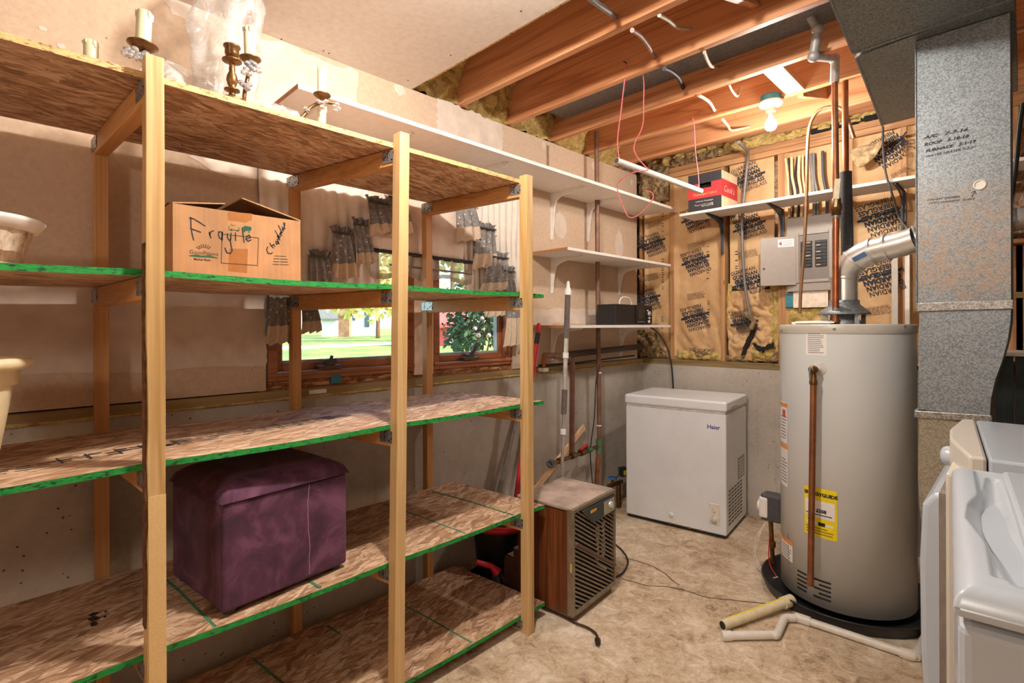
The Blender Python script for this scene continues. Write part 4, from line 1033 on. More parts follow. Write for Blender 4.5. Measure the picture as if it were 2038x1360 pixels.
def ruffle(p0, p1, r, seed, n=90):
    p0 = Vector(p0); p1 = Vector(p1); m = MB()
    def g(u, v):
        c = p0+(p1-p0)*u; a = 2*pi*v; rr = r*(1+.45*sin(u*n*2.9+seed)+.3*mnoise.noise(Vector((u*40, v*4, seed))))
        return c+Vector((rr*cos(a), 0, rr*sin(a)))
    return m.grid(g, n*2, 8)
build(ruffle((-2.225, ya_, zr), (-2.225, yb2, zr-.01), .008, 3, 150), 'ruffle_trim', RUFF, ct)
def lacef(u, v):
    y = ya_+(yb2-ya_)*u; z = zr-.01-.115*v*(1+.12*sin(u*16))
    return Vector((-2.226+.008*sin(u*60+v*2), y, z))
build(MB().grid(lacef, 90, 8), 'sheer_hem', LACE, ct)
build(MB().grid(lambda u, v: lacef(u, .78+.22*v)+Vector((.001,0,0)), 90, 2), 'hem_band', sheer('hem_band_cloth', (180,158,138), .85), ct)
build(MB().tube([(-2.215, ya_+.10, 1.655), (-2.215, yb2-.02, 1.645)], .005, 8), 'rod', plain('grey_rod', (120,112,106), .5), ct)
def flounce(par, tx, ty, bl, br, by, hemf=.66, xx=-2.198, seed=0, ruf=True, pl=3):
    # tx,ty: gather point pixel; bl/br: bottom corner pixels x, by: bottom row
    T = at(tx, ty, 'x', xx); L_ = at(bl, by, 'x', xx); R_ = at(br, by-.10*(br-bl), 'x', xx); w0 = (R_-L_).length*.34
    def g(u, v):
        top = T + Vector((0, (u-.5)*2*w0, 0)); bot = L_+(R_-L_)*u
        s = v**.8; p = top+(bot-top)*s
        p.x = xx + (.004+.008*v)*sin(u*pi*2*pl+seed+v) + .012*v*sin(pi*u) + .01*sin(v*3)
        p.z += .005*v*v*sin(u*pi*2*pl+seed+1)
        return p
    fo = build(MB().grid(lambda u, v: g(u, v*hemf), 44, 14), 'flounce', DOT, par)
    build(MB().grid(lambda u, v: g(u, hemf+(1-hemf)*v), 44, 8), 'hem', HEM, fo)
    if ruf:
        def h(u, v):
            w = w0*(1+.22*v*v); hh = .034*v*(1+.10*sin(u*13+seed))
            return Vector((xx+(.003+.010*v)*sin(u*pi*2*(pl*2+1)+seed*2), T.y+(u-.5)*2*w+.004*sin(u*31+seed), T.z-.003+hh))
        build(MB().grid(h, 60, 6), 'gathered_top', DOT, fo)
        build(MB().tube([(xx+.010, T.y-w0, T.z), (xx+.012, T.y, T.z-.002), (xx+.010, T.y+w0, T.z)], .005, 6), 'gather_cord', RUFF, fo)
v1 = thing('ruffled_valance', (-2.19, .98, 1.30), 'dotted grey swag valance with beige hems on the side by the cardboard box', 'valance', 'dotted swag valances')
for k, a in enumerate(((556,572,527,583,687,.62),(612,596,598,640,664,.6),(636,512,615,668,582,.75),(682,465,660,716,556,.62),(716,448,706,746,528,.66),(752,405,735,792,468,.62),(790,395,775,826,470,.6))):
    flounce(v1, *a, seed=k*1.7)
v2 = thing('ruffled_valance', (-2.19, 2.0, 1.30), 'dotted grey swag valance with beige hems by the last shelving post', 'valance', 'dotted swag valances')
for k, a in enumerate(((928,408,908,962,482,.55),(968,455,936,986,536,.58),(990,512,952,1008,583,.7),(1012,540,1000,1030,612,.8),(985,590,962,1004,632,.4),(1020,592,1000,1034,690,.35))):
    flounce(v2, *a, seed=k*2.1+4)
# ------------------------------------------------------------------ chest freezer
FL_, FR_ = at(1246,1028,'z',0), at(1446,1076,'z',0)
d = (FR_-FL_); W = d.length; ang = math.atan2(d.y, d.x)
fz = thing('chest_freezer', (FL_.x+.3, FL_.y+.3, 0), 'white chest freezer standing in the corner by the concrete wall', 'freezer')
M = Matrix.Translation(FL_) @ Matrix.Rotation(ang, 4, 'Z')
Dz = .50; HT = .868
def FB(*a): return MB().box(*a)
m = FB(0, W, 0, Dz, .022, HT-.082); m.xf(M); body = build(m, 'body', WHITEEN, fz, bevel=.010, seg=3)
m = FB(.004, W-.004, .004, Dz-.004, HT-.084, HT-.064); m.xf(M); build(m, 'gasket', plain('lid_gasket', (206,200,194), .5), fz)
m = FB(-.006, W+.006, -.008, Dz, HT-.066, HT); m.xf(M); lid = build(m, 'lid', WHITEEN, fz, bevel=.014, seg=3)
m = FB(W+.0055, W+.010, .06, .22, HT-.052, HT-.036); m.xf(M); build(m, 'grip_recess', plain('lid_grip', (190,184,178), .4), lid)
m = FB(.01, W-.01, .01, Dz-.01, .004, .022); m.xf(M); build(m, 'base_shade', BLACKP, fz)  # black slab standing in for the shade under the freezer
for x, y in ((.05,.05),(W-.05,.05),(.05,Dz-.05),(W-.05,Dz-.05)):
    m = MB().lathe([(.018,0),(.018,.02)], (x,y,0), 10); m.xf(M); build(m, 'foot', BLACKP, fz)
lx = (1414-1246)/(1449-1246)*W
m = text_mb(MB(), 'Haier', .036, (lx, -.0008, .690), (1,0,0), (0,0,1), bold=.0008); m.xf(M); build(m, 'lettering', plain('blue_badge', (44,74,150), .4), body)
m = FB(W-.105, W-.040, -.006, 0, .085, .215); m.xf(M); cp = build(m, 'control_plate', plain('control_cream', (226,218,204), .4), fz, bevel=.004)
m = MB().lathe([(.019,0),(.018,.010),(.006,.012),(0,.012)], (W-.0725, -.006, .112), 18, ax=(0,-1,0)); m.xf(M); build(m, 'dial', plain('dial_cream', (216,208,194), .4), cp)
m = MB().lathe([(.007,0),(.006,.004),(0,.004)], (W-.0725, -.006, .165), 12, ax=(0,-1,0)); m.xf(M); build(m, 'indicator', plain('dial_cream2', (200,192,180), .4), cp)
m = MB().lathe([(.019,0),(.017,.006),(0,.007)], (W*.48, -.0, .082), 18, ax=(0,-1,0)); m.xf(M); build(m, 'drain_plug', WHITEEN, fz)
vg = MB()
for i in range(10):
    for j in range(5): vg.box(W, W+.0012, .05+.068*j, .05+.068*j+.052, .075+.0235*i, .075+.0235*i+.010)
vg.xf(M); build(vg, 'vent_slots', plain('vent_slot', (88,84,84), .6), fz)
m = FB(W, W+.001, .27, .44, .315, .46); m.xf(M); rl = build(m, 'rating_label', plain('silver_label', (150,146,142), .4), fz)
m = MB()
for i in range(6): m.box(W+.001, W+.0016, .30, .42, .33+.02*i, .337+.02*i)
m.xf(M); build(m, 'small_print', PAPER, rl)
m = MB(); rnd = random.Random(1)
for x in (.32,.36,.44,.45,.52): m.ball((x, -.001, .024), .010, 8, 6, (1,.12,.5))
m.xf(M); build(m, 'rust_spot', plain('rust', (150,82,34), .9, var=.3), body)
# its black cord runs up the paper from behind
cb = bez([at(1270,645,'y',YB-.06), at(1300,655,'y',YB-.05), at(1322,680,'y',YB-.03), at(1334,715,'y',YB-.02), at(1339,760,'y',YB-.02), at(1340,800,'y',YB-.02)], 8)
build(MB().tube(cb, .006, 8), 'power_cord', CABK, None, 'black cord hanging from the radio shelf down behind the chest freezer', 'cord')

# ------------------------------------------------------------------ water heater, pan, drain pipes
HC = Vector((-.644, 2.987, 0)); HR = .285; HB = .035; HTp = 1.352
wh = thing('water_heater', (HC.x, HC.y, HB), 'tall warm grey gas water heater beside the metal duct', 'water heater')
build(MB().lathe([(HR-.02,HB),(HR,HB+.006),(HR,HTp-.030)], HC, 96, cap=True), 'jacket', TANK, wh)
rim = MB().lathe([(HR+.003,HTp-.042),(HR+.004,HTp-.040),(HR+.004,HTp-.006),(HR,HTp),(HR-.02,HTp+.001),(0,HTp+.003)], HC, 96, cap=False)
lid = build(rim, 'lid', TANKTOP, wh)
def cyl(px, py, r=HR):
    dd = FW + R2*((px-CX)/FPX) + U2*((CY-py)/FPX); o = EYEP-HC
    a = dd.x**2+dd.y**2; b = 2*(o.x*dd.x+o.y*dd.y); c = o.x**2+o.y**2-r*r
    disc = max(0, b*b-4*a*c); t = (-b-math.sqrt(disc))/(2*a); return EYEP+dd*t
def ang_of(px): p = cyl(px, 650); return math.atan2(p.y-HC.y, p.x-HC.x)
def cpatch(px0, px1, z0, z1, r=HR+.0008, nu=14):
    a0, a1 = ang_of(px0), ang_of(px1); m = MB()
    if a1 < a0 - pi: a1 += 2*pi
    if a0 < a1 - pi: a0 += 2*pi
    return m.grid(lambda u, v: Vector((HC.x+r*cos(a0+(a1-a0)*u), HC.y+r*sin(a0+(a1-a0)*u), z0+(z1-z0)*v)), nu, 1)
def zc_(px, py): return cyl(px, py).z
for px, py in ((1556,658),(1660,655),(1800,650)):
    p = cyl(px, py, HR+.004); dv = Vector((p.x-HC.x, p.y-HC.y, 0)); build(MB().lathe([(.006,0),(.006,.003),(.003,.004),(0,.004)], p, 8, ax=dv), 'screw', GALV, lid)
lb = build(cpatch(1604, 1645, zc_(1625,707), zc_(1625,659)), 'white_label', PAPER, wh)
def lines(par, px0, px1, z0, z1, n, r, mat=INKGREY, seed=1):
    m = MB(); rnd = random.Random(seed)
    for i in range(n):
        z = z1-(z1-z0)*(i+.5)/n; e = px0+(px1-px0)*rnd.uniform(.7,1); h = (z1-z0)/n*.22
        q = cpatch(px0, e, z-h, z+h, r, 6); m.add(q.v, q.f)
    build(m, 'small_print', mat, par)
GREYTXT = plain('grey_print', (150,146,144), .8)
lines(lb, 1608, 1641, zc_(1625,704), zc_(1625,663), 11, HR+.0014, GREYTXT)
for k, (p0, p1, ya_, yb_) in enumerate(((1553.5,1566,800,880),(1553.5,1567,884,965))):
    q = build(cpatch(p0, p1, zc_(1560,yb_), zc_(1560,ya_), HR+.0009, 6), 'warning_label', PAPER, wh)
    build(cpatch(p0, p1, zc_(1560,ya_+ (10 if k==0 else 8)), zc_(1560,ya_+(0 if k else 2)), HR+.0014, 6), 'orange_strip', ORANGE, q)
    lines(q, p0+1.5, p1-.5, zc_(1560,yb_-6), zc_(1560,ya_+26), 8, HR+.0014, GREYTXT, k)
    if k == 0: build(cpatch(p0+4, p1-3, zc_(1560,830), zc_(1560,815), HR+.0016, 4), 'warning_mark', REDP, q)
q = build(cpatch(1554, 1576, zc_(1566,1112), zc_(1566,1072), HR+.0009, 6), 'warning_label', PAPER, wh)
build(cpatch(1554, 1576, zc_(1566,1080), zc_(1566,1072), HR+.0014, 6), 'orange_strip', ORANGE, q); lines(q, 1556, 1574, zc_(1566,1110), zc_(1566,1083), 5, HR+.0014, GREYTXT)
eg = build(cpatch(1600, 1665, zc_(1632,1070), zc_(1632,972), HR+.0012, 16), 'energy_label', YELLOW, wh)
build(cpatch(1602, 1660, zc_(1632,1032), zc_(1632,998), HR+.0018, 14), 'white_panel', PAPER, eg)
def ctext(body, pxc, py, size, r, par, mat=BLACKINK, bold=.0006):
    mb = text_mb(MB(), body, size, (0,0,0), (1,0,0), (0,0,1), align='CENTER', bold=bold)
    a = ang_of(pxc); z = zc_(pxc, py)
    for i, v in enumerate(mb.v): t = a + v.x/r; mb.v[i] = Vector((HC.x+r*cos(t), HC.y+r*sin(t), z+v.z))
    build(mb, 'lettering', mat, par)
ctext('ENERGYGUIDE', 1631, 988, .0215, HR+.002, eg, bold=.0012); ctext('$208', 1633, 1021, .022, HR+.0026, eg, bold=.0010)
build(cpatch(1604, 1655, zc_(1632,1026.5), zc_(1632,1024.5), HR+.0026, 12), 'scale_bar', DARKGREY, eg)
build(cpatch(1604, 1657, zc_(1632,1046), zc_(1632,1042), HR+.0020, 12), 'white_bar', PAPER, eg); build(cpatch(1627, 1641, zc_(1632,1047), zc_(1632,1040), HR+.0026, 4), 'black_box', BLACKINK, eg)
lines(eg, 1604, 1660, zc_(1632,1066), zc_(1632,1050), 3, HR+.0020, plain('label_print', (150,128,30), .8))
# louvre slots
lv = MB()
for i, zz in enumerate((.128,.108,.088,.068,.048)):
    for (a, b) in (((1585,1604),(1618,1652)) if i in (0,2) else ((1585,1605),(1628,1652)) if i in (1,3) else ((1585,1604),(1617,1652))):
        q = cpatch(a, b, HB+zz-.0045, HB+zz+.0045, HR+.0010, 8); lv.add(q.v, q.f)
build(lv, 'louvre_slots', plain('slot_dark', (34,32,30), .7), wh)
build(cpatch(1567.2, 1568.2, HB+.02, HB+.28, HR+.0008, 1), 'jacket_seam', plain('seam_grey', (140,132,124), .5), wh)
# relief valve and discharge pipe
vp = cyl(1630, 735); dv = Vector((vp.x-HC.x, vp.y-HC.y, 0)).normalized()
build(MB().lathe([(.032,0),(.031,.003),(.014,.005),(.012,.05)], vp, 24, ax=dv), 'valve_flange', plain('flange_ring', (222,214,204), .4), wh)
vq = vp+dv*.058
tpv = build(MB().lathe([(.012,-.02),(.018,-.012),(.020,.0),(.017,.014),(.010,.022),(0,.024)], vq, 16, ax=dv).lathe([(.012,-.015),(.014,-.045),(.017,-.05),(.017,-.066),(.013,-.070)], vq, 16, ax=(0,0,1)), 'relief_valve', BRASS, wh)
build(MB().tube(bez([vq+dv*.02+Vector((0,0,.012)), vq+dv*.035, vq+dv*.034-Vector((0,0,.03)), vq+dv*.028-Vector((0,0,.045))], 5), .004, 6), 'lever', GALV, tpv)
b0 = vq-Vector((0,0,.065)); bot = at(1613, 1166, 'y', vq.y-.012)
build(MB().tube([b0, Vector((bot.x, bot.y, bot.z))], .0135, 16), 'discharge_pipe', COPPERDARK, wh)
# gas control
g0 = cyl(1555, 1010); dv = (Vector((g0.x-HC.x, g0.y-HC.y, 0))).normalized(); gx = at(1535, 1010, 'y', 3.00)
gv = MB().box(gx.x-.045, gx.x+.06, 2.96, 3.05, gx.z-.07, gx.z+.075); gcb = build(gv, 'gas_control', DARKGREY, wh, bevel=.012)
build(MB().box(gx.x-.052, gx.x-.004, 2.955, 3.055, gx.z-.055, gx.z+.06).lathe([(.03,0),(.03,.012)], (gx.x-.052,3.0,gx.z), 16, ax=(-1,0,0)), 'control_cover', PAPER, gcb, bevel=.012)
build(MB().tube([(gx.x+.0,2.99,gx.z-.07),(gx.x+.01,2.99,gx.z-.30)], .012, 10).lathe([(.018,0),(.018,.03)], (gx.x+.008,2.99,gx.z-.21), 8), 'gas_fitting', BRASS, wh)
wr_ = MB()
for k in range(3):
    wr_.tube(bez([(gx.x-.02+.01*k,2.98,gx.z-.06),(gx.x-.055-.01*k,2.95,gx.z-.20),(gx.x-.06+.02*k,2.93,gx.z-.30-.02*k),(gx.x+.01,2.93,gx.z-.36),(gx.x+.06,2.91,gx.z-.33)], 6), .0028, 6)
build(wr_, 'control_wires', plain('pale_wire', (220,206,196), .5), wh)
build(MB().tube(bez([(gx.x,2.97,gx.z-.16),(gx.x+.005,2.95,gx.z-.28),(gx.x+.05,2.93,gx.z-.34)], 6), .003, 6), 'red_wire', REDP, wh)
# drain pan
pan = thing('drain_pan', (HC.x, HC.y, 0), 'black round drain pan under the water heater', 'pan')
build(MB().lathe([(.355,0.0),(.368,.055),(.376,.058),(.378,.053),(.360,.048),(.345,.008),(0,.008)], HC, 72), 'pan_body', plain('pan_black', (44,44,44), .45, var=.2, scale=20), pan)
m = MB()
for k in range(3): a = 2*pi*k/3; m.box(HC.x+.2*cos(a)-.02, HC.x+.2*cos(a)+.02, HC.y+.2*sin(a)-.02, HC.y+.2*sin(a)+.02, .008, HB+.002)
build(m, 'support_feet', BLACKP, pan)
p0, p1 = at(1438,1245,'z',.024), at(1572,1196,'z',.038)
dp = MB().tube([p0, p1], .0215, 16); dpo = build(dp, 'drain_stub', CREAM, pan); 
dd_ = (p1-p0).normalized(); build(MB().tube([p1-dd_*.05, p1+dd_*.012], .0265, 16), 'drain_coupling', CREAM, dpo)
sd_ = dd_.cross(Vector((0,0,1))).normalized(); st = MB(); off = Vector((0,0,.0217))-sd_*.004; stroke(st, [p0+dd_*.04+off, p1-dd_*.055+off], .008, (0,0,1)); build(st, 'yellow_stripe', YELLOW, dpo)
build(MB().lathe([(.017,0),(.017,.001)], p0-dd_*.0004, 16, ax=-dd_), 'pipe_mouth', BLACKP, dpo)
pp = [at(x,y,'z',.019) for x,y in ((1441,1266),(1545,1264),(1562,1232),(1588,1230))] ; e1 = at(1822,1308,'z',.019); e2 = at(1852,1248,'z',.019)
fp = thing('floor_drain_pipe', (pp[0].x, pp[0].y, 0), 'white plastic condensate pipe lying bent on the floor before the heater pan', 'pipe')
build(MB().tube(bez([pp[0], pp[0]*.45+pp[1]*.55, pp[1]*.9+pp[0]*.1, pp[1], (pp[1]+pp[2])*.5, pp[2], pp[2]*.4+pp[3]*.6, pp[3]], 5), .017, 14), 'bent_pipe', PVC, fp)
build(MB().tube([pp[3], e1], .0165, 14), 'straight_pipe', PVC, fp); build(MB().tube([e1, e2, e2+(e2-e1)*.4], .0165, 14), 'end_pipe', PVC, fp)
for c, a, b in ((e1, pp[3], e2),):
    m = MB().tube(bez([c+(a-c).normalized()*.05, c+(a-c).normalized()*.02, c+(b-c).normalized()*.02, c+(b-c).normalized()*.06], 5), .0215, 14); build(m, 'elbow', PVC, fp)
a_ = (e1-pp[3]).normalized(); build(MB().tube([pp[3]-a_*.01, pp[3]+a_*.05], .021, 14), 'coupling', PVC, fp); a_ = (pp[1]-pp[0]).normalized(); build(MB().tube([pp[0]-a_*.01, pp[0]+a_*.03], .0205, 14), 'coupling', PVC, fp)

# flue: draft hood, riser, elbow, run into the duct area
fl = thing('flue_pipe', (HC.x, HC.y, HTp), 'bright metal flue pipe with elbow on top of the water heater', 'pipe')
hd = MB(); hd.lathe([(.095,.075),(.110,.055),(.112,.05),(.08,.085),(.064,.10),(.064,.12)], (HC.x,HC.y,HTp), 32, cap=False); build(hd, 'draft_hood', GALV, fl, solid=.0015)
for k in range(4):
    a = pi/4+pi/2*k; build(MB().box(HC.x+.095*cos(a)-.01, HC.x+.095*cos(a)+.01, HC.y+.095*sin(a)-.002, HC.y+.095*sin(a)+.002, HTp+.002, HTp+.062), 'hood_leg', GALV, fl)
build(MB().lathe([(.07,0),(.068,.02),(.05,.03),(.05,.06)], (HC.x,HC.y,HTp), 24), 'collar', GALV, fl)
FRr = .058
build(MB().lathe([(FRr,HTp+.11),(FRr,1.585)], HC, 28, cap=False), 'riser', SHINY, fl)
q = [Vector((HC.x, HC.y, 1.585)), Vector((HC.x+.012, HC.y-.005, 1.625)), Vector((HC.x+.045, HC.y-.01, 1.665)), Vector((HC.x+.085, HC.y-.015, 1.690)), Vector((HC.x+.12, HC.y-.02, 1.702))]
build(MB().tube(q, FRr+.003, 26, cap=False), 'elbow', SHINY, fl)
q2 = [q[-1], Vector((HC.x+.24, HC.y-.04, 1.722)), Vector((HC.x+.29, HC.y-.05, 1.735)), Vector((HC.x+.40, HC.y-.02, 1.765)), Vector((HC.x+.52, HC.y+.0, 1.80))]
build(MB().tube(q2[:2]+[q2[2]], FRr, 26, cap=False), 'run', SHINY, fl); build(MB().tube(q2[2:], FRr+.002, 26, cap=False), 'run', SHINY, fl)
for c, dd2 in ((q[0], Vector((0,0,1))), (q[2], q[3]-q[1]), (q[4], q2[1]-q2[0]), (q[4]*.5+q2[1]*.5, q2[1]-q2[0]), (q2[2], q2[3]-q2[1]), (q2[2]*.5+q2[3]*.5, q2[3]-q2[2])):
    dn = dd2.normalized(); build(MB().tube([c-dn*.004, c+dn*.004], FRr+.0065, 26), 'crimp_band', SHINY, fl)
fo = q[3]; tpq = MB(); n3 = (EYEP-fo).normalized(); r3 = (q[4]-q[2]).normalized(); u3 = n3.cross(r3); cc_ = fo-r3*.02+n3*(FRr+.010)-u3*.0
tpq.add([cc_-r3*.03-u3*.012, cc_+r3*.03-u3*.012, cc_+r3*.03+u3*.012, cc_-r3*.03+u3*.012], [(0,1,2,3)]); build(tpq, 'blue_tape_mark', plain('blue_ink_mark', (72,104,146), .6), fl)
bk_ = MB(); 
for k in range(2): bk_.add([Vector((HC.x-.19+.02*k, HC.y-.17-.01*k, HTp+.004+.004*k))+Vector(v) for v in ((0,0,0),(.16,.03,.0),(.14,.14,.006+.006*k),(-.03,.10,.008))], [(0,1,2,3)])
build(bk_, 'folded_booklet', PAPER, None, 'folded white booklet lying on top of the water heater', 'booklet', solid=.003)

# ------------------------------------------------------------------ pipes around the heater
wp = thing('water_pipe', at(1662,640,'y',2.93), 'bare copper pipe with lever valve dropping into the heater top', 'pipe')
y = 2.903; A = at(1662,122,'y',y); B = at(1662,300,'y',y); C_ = at(1663,642,'y',y)
build(MB().tube([A, at(1661,165,'y',y)], .020, 14), 'grey_sleeve', GREYPIPE, wp); build(MB().tube([at(1661,165,'y',y), at(1664,402,'y',y)], .0145, 14), 'copper_run', COPPERDARK, wp)
build(MB().tube([at(1664,425,'y',y), C_], .0145, 14), 'copper_run', COPPER, wp)
vv = at(1664,412,'y',y); build(MB().lathe([(.014,-.045),(.021,-.04),(.021,-.02),(.026,-.012),(.026,.012),(.021,.02),(.021,.04),(.014,.045)], vv, 12), 'ball_valve', BRASS, wp)
a = at(1663,412,'y',y-.03); b = at(1668,356,'y',y-.045); build(MB().beam(a, a+(b-a)*.3, .012, .004, (0,-1,0)).beam(a+(b-a)*.28, b, .026, .012, (0,-1,0)), 'lever_handle', plain('cream_lever', (226,214,180), .5), wp, bevel=.003)
jj = at(1664,470,'y',y); 
for py in (430, 640-22): p = at(1664,py,'y',y); build(MB().tube([p-Vector((0,0,.012)), p+Vector((0,0,.012))], .0175, 14), 'solder_joint', GALV, wp)
hp = thing('water_pipe', at(1684,480,'y',3.05), 'second copper pipe disappearing into a black foam sleeve behind the flue', 'pipe'); y2 = 3.05
build(MB().tube([at(1681,96,'y',y2), at(1683,345,'y',y2)], .0150, 14), 'copper_run', COPPERDARK, hp); build(MB().tube([at(1683,343,'y',y2), at(1686,500,'y',y2), at(1686,560,'y',y2+.04)], .0275, 18), 'foam_sleeve', FOAM, hp)
gp = thing('grey_drain_line', at(1662,120,'y',2.9), 'grey plastic drain line stepping down from the joists to the copper pipe', 'pipe')
path = [at(1611,29,'y',2.54), at(1627,58,'y',2.55), at(1619,112,'y',2.57), at(1660,117,'y',2.903)]
for a, b in zip(path, path[1:]): build(MB().tube([a, b], .018, 12), 'pipe_run', GREYPIPE, gp)
for c in path[1:]: build(MB().ball(c, .025, 12, 8), 'elbow', GREYPIPE, gp)
fy = 3.12
gt = bez([at(1700,275,'y',fy), at(1680,222,'y',fy), at(1655,213,'y',fy), at(1628,222,'y',fy), at(1612,250,'y',fy), at(1607,300,'y',fy), at(1605,400,'y',fy), at(1600,500,'y',fy), at(1594,575,'y',fy), at(1592,625,'y',fy)], 8)
build(MB().tube(gt, .0085, 10), 'gas_tube', plain('brown_coated_tube', (140,104,74), .5, .3), None, 'thin brown gas tube arching down in front of the breaker panel', 'pipe')

# ------------------------------------------------------------------ sheet metal ducts
DY = 2.40
dv_ = thing('vertical_duct', (-.16, DY+.2, .3), 'upright galvanised metal duct with handwritten dates', 'duct')
def fp_(px, py): p = at(px, py, 'y', DY); return (p.x, p.z)
xl0, xr0 = fp_(1824,300)[0], fp_(2011,300)[0]; ztop = 2.392
zs1 = fp_(1900,604)[1]; zs2 = fp_(1900,820)[1]
DD = .46
def dpanel(poly): return MB().prism(poly, DY, DY+DD, 'y')
build(dpanel([(xl0, zs1), (xr0, zs1), (xr0, ztop), (xl0, ztop)]), 'upper_section', GALVRUST, dv_)
up_sec = dv_.children[0] if dv_.children else None
mid = [fp_(1830,620), fp_(1828,700), fp_(1828,815), fp_(1970,830), fp_(1972,795), fp_(1981,755), fp_(1994,720), fp_(2005,680), fp_(2011,640), fp_(2012,612)]
build(dpanel(mid), 'offset_section', GALV, dv_)
low = [fp_(1968,835), fp_(1829,828), fp_(1827,950), fp_(1830,1010), fp_(1837,1065), fp_(1848,1105), fp_(1862,1140), fp_(1880,1175), (-.10,.27), (-.05,.27)]
DUCTLOW = galv('brownish_duct', (132,122,104), (170,160,140), metal=.4)
build(dpanel(low), 'boot_section', DUCTLOW, dv_)
for (pa_, pb_, hh) in ((fp_(1828,612), fp_(2014,606), .016), (fp_(1824,824), fp_(1972,834), .013)):
    m = MB().beam((pa_[0]-.004, DY-.002, (pa_[1])), (pb_[0]+.004, DY-.002, pb_[1]), .012, hh*2); build(m, 'seam_flange', galv('seam_dirty'+str(hh), (120,116,110), (186,182,176)), dv_, bevel=.003)
    m = MB().box(pa_[0]-.006, pa_[0]+.004, DY-.004, DY+DD, pa_[1]-hh, pa_[1]+hh); build(m, 'side_flange', GALV, dv_)
build(MB().tube([(xl0-.001, DY-.001, zs1), (xl0-.001, DY-.001, ztop-.01)], .003, 6), 'corner_seam', GALV, dv_)
# marker notes
def note(body, px, py, px2, size, bold=.0007):
    a = at(px, py, 'y', DY-.0006); b = at(px2[0], px2[1], 'y', DY-.0006); mb = text_mb(MB(), body, size, (0,0,0), (1,0,0), (0,0,1), shear=.25, bold=bold)
    w = max(v.x for v in mb.v); r = (b-a); L = r.length; r.normalize(); u = Vector((-r.z, 0, r.x))
    mb.v = [a + r*(v.x*L/w) + u*v.z for v in mb.v]; build(mb, 'lettering', BLACKINK, dv_)
note('A/C   7-7-16', 1839, 277, (1927, 260), .0150); note('ROOF   5-18-18', 1839, 291, (1929, 273), .0145); note('FURNACE   2-1-19', 1842, 304, (1943, 283), .0135); note('WATER HEATER 3-3-21', 1842, 314, (1942, 294), .0110, .0003)
note('STANLEY STEEMER', 1845, 400, (1910, 393), .0085, .0002); note('DUCT CLEANING   2-2015', 1848, 407, (1940, 397), .0085, .0002)
m = MB(); stroke(m, [at(x,y,'y',DY-.0006) for x,y in ((1934,392),(1940,381))], .0022, (0,-1,0)); stroke(m, [at(x,y,'y',DY-.0006) for x,y in ((1933,384),(1940,380),(1943,386))], .0020, (0,-1,0)); build(m, 'arrow_mark', BLACKINK, dv_)
h = at(1950,368,'y',DY); pl = build(MB().lathe([(.0135,-.001),(.0185,.0),(.0175,.004),(.0135,.005),(.0125,.001)], h, 24, ax=(0,-1,0)), 'plug_ring', PVC, dv_)
build(MB().lathe([(.0130,0),(.0130,.0008)], h, 20, ax=(0,-1,0)), 'plug_hole', plain('plug_dark', (84,76,70), .7), pl)
z0 = 2.392; tk = .178
cd = thing('trunk_duct', (.2, 2.3, z0), 'large dark grey trunk duct hung under the joists', 'duct')
P2 = lambda px, py: (at(px,py,'z',z0).x, at(px,py,'z',z0).y)
a0 = P2(1655,0); a1 = P2(1699,106); a2 = P2(1705,115); a3 = P2(1757,251); b3 = P2(2026,183); sl = ((a1[0]-a0[0])/(a1[1]-a0[1]))
s0 = P2(2005,1)
far = [(a2[0], a2[1]), (a3[0], a3[1]), (b3[0], b3[1]), (b3[0]+.0, s0[1])]
near = [(a0[0]-sl*(a0[1]+.9), -.9), (a1[0], a1[1]), (.62, s0[1]-.03), (.62, -.9)]
TRUNK_M = galv('trunk_galvanised', (88,94,93), (142,148,147), metal=.55, rough=.5)
build(MB().prism(near[::-1], z0, z0+tk, 'z'), 'near_section', TRUNK_M, cd); build(MB().prism([(far[0]), (far[3][0], far[3][1]), (far[2]), (far[1])], z0+.003, z0+tk-.02, 'z'), 'far_section', TRUNK_M, cd)
m = MB().beam((a1[0]-.004, a1[1], z0+.004), (.62, s0[1]-.03, z0+.004), .012, .014); build(m, 'drive_cleat', GALV, cd)
for q in (((a0[0]-sl*(a0[1]+.9)-.002, -.9), a1), (a2, a3)): build(MB().beam((q[0][0]-.003, q[0][1], z0+.004), (q[1][0]-.003, q[1][1], z0+.004), .006, .010), 'edge_fold', GALV, cd)

# ------------------------------------------------------------------ washer and dryer, fronts toward the room
def corner(px, py): p = at(px, py, 'z', 1.05); return p
wa, wb_ = corner(1897,1163), corner(1893,925)
ang = math.atan2(-(wb_.x-wa.x), (wb_.y-wa.y)); Lw = (wb_-wa).length
Mw = Matrix.Translation((wa.x, wa.y, 0)) @ Matrix.Rotation(ang, 4, 'Z')
ws = thing('washing_machine', (wa.x+.35, wa.y+.35, 0), 'white top loading washer with a moulded lid, next to the dryer', 'washer')
m = MB().box(.004, .70, .002, Lw-.004, .02, 1.006); m.xf(Mw); build(m, 'cabinet', APPL, ws, bevel=.012, seg=3)
m = MB().box(.016, .69, .016, Lw-.014, 1.000, 1.018); m.xf(Mw); build(m, 'gap', APPLD, ws)
def W2(px, py, z=1.05): return Mw.inverted() @ at(px, py, 'z', z)
rc = [W2(x, y) for x, y in ((1938,941),(1945,985),(1960,1040),(1974,1100))]
lxa, lxb = W2(1978,946), W2(2036,1168)
gl = [W2(1700+x/2.346, 780+y/2.346) for x, y in ((648,395),(655,470),(640,540),(650,600),(700,670),(745,740),(775,830),(793,900))]
gw = [.010,.016,.030,.034,.030,.024,.018,.012]
rx0 = (rc[0].x+rc[-1].x)/2; ry0 = W2(2038,1160).y; ry1 = W2(1960,940).y
def sstep(a, b, x): t = min(1, max(0, (x-a)/(b-a))); return t*t*(3-2*t)
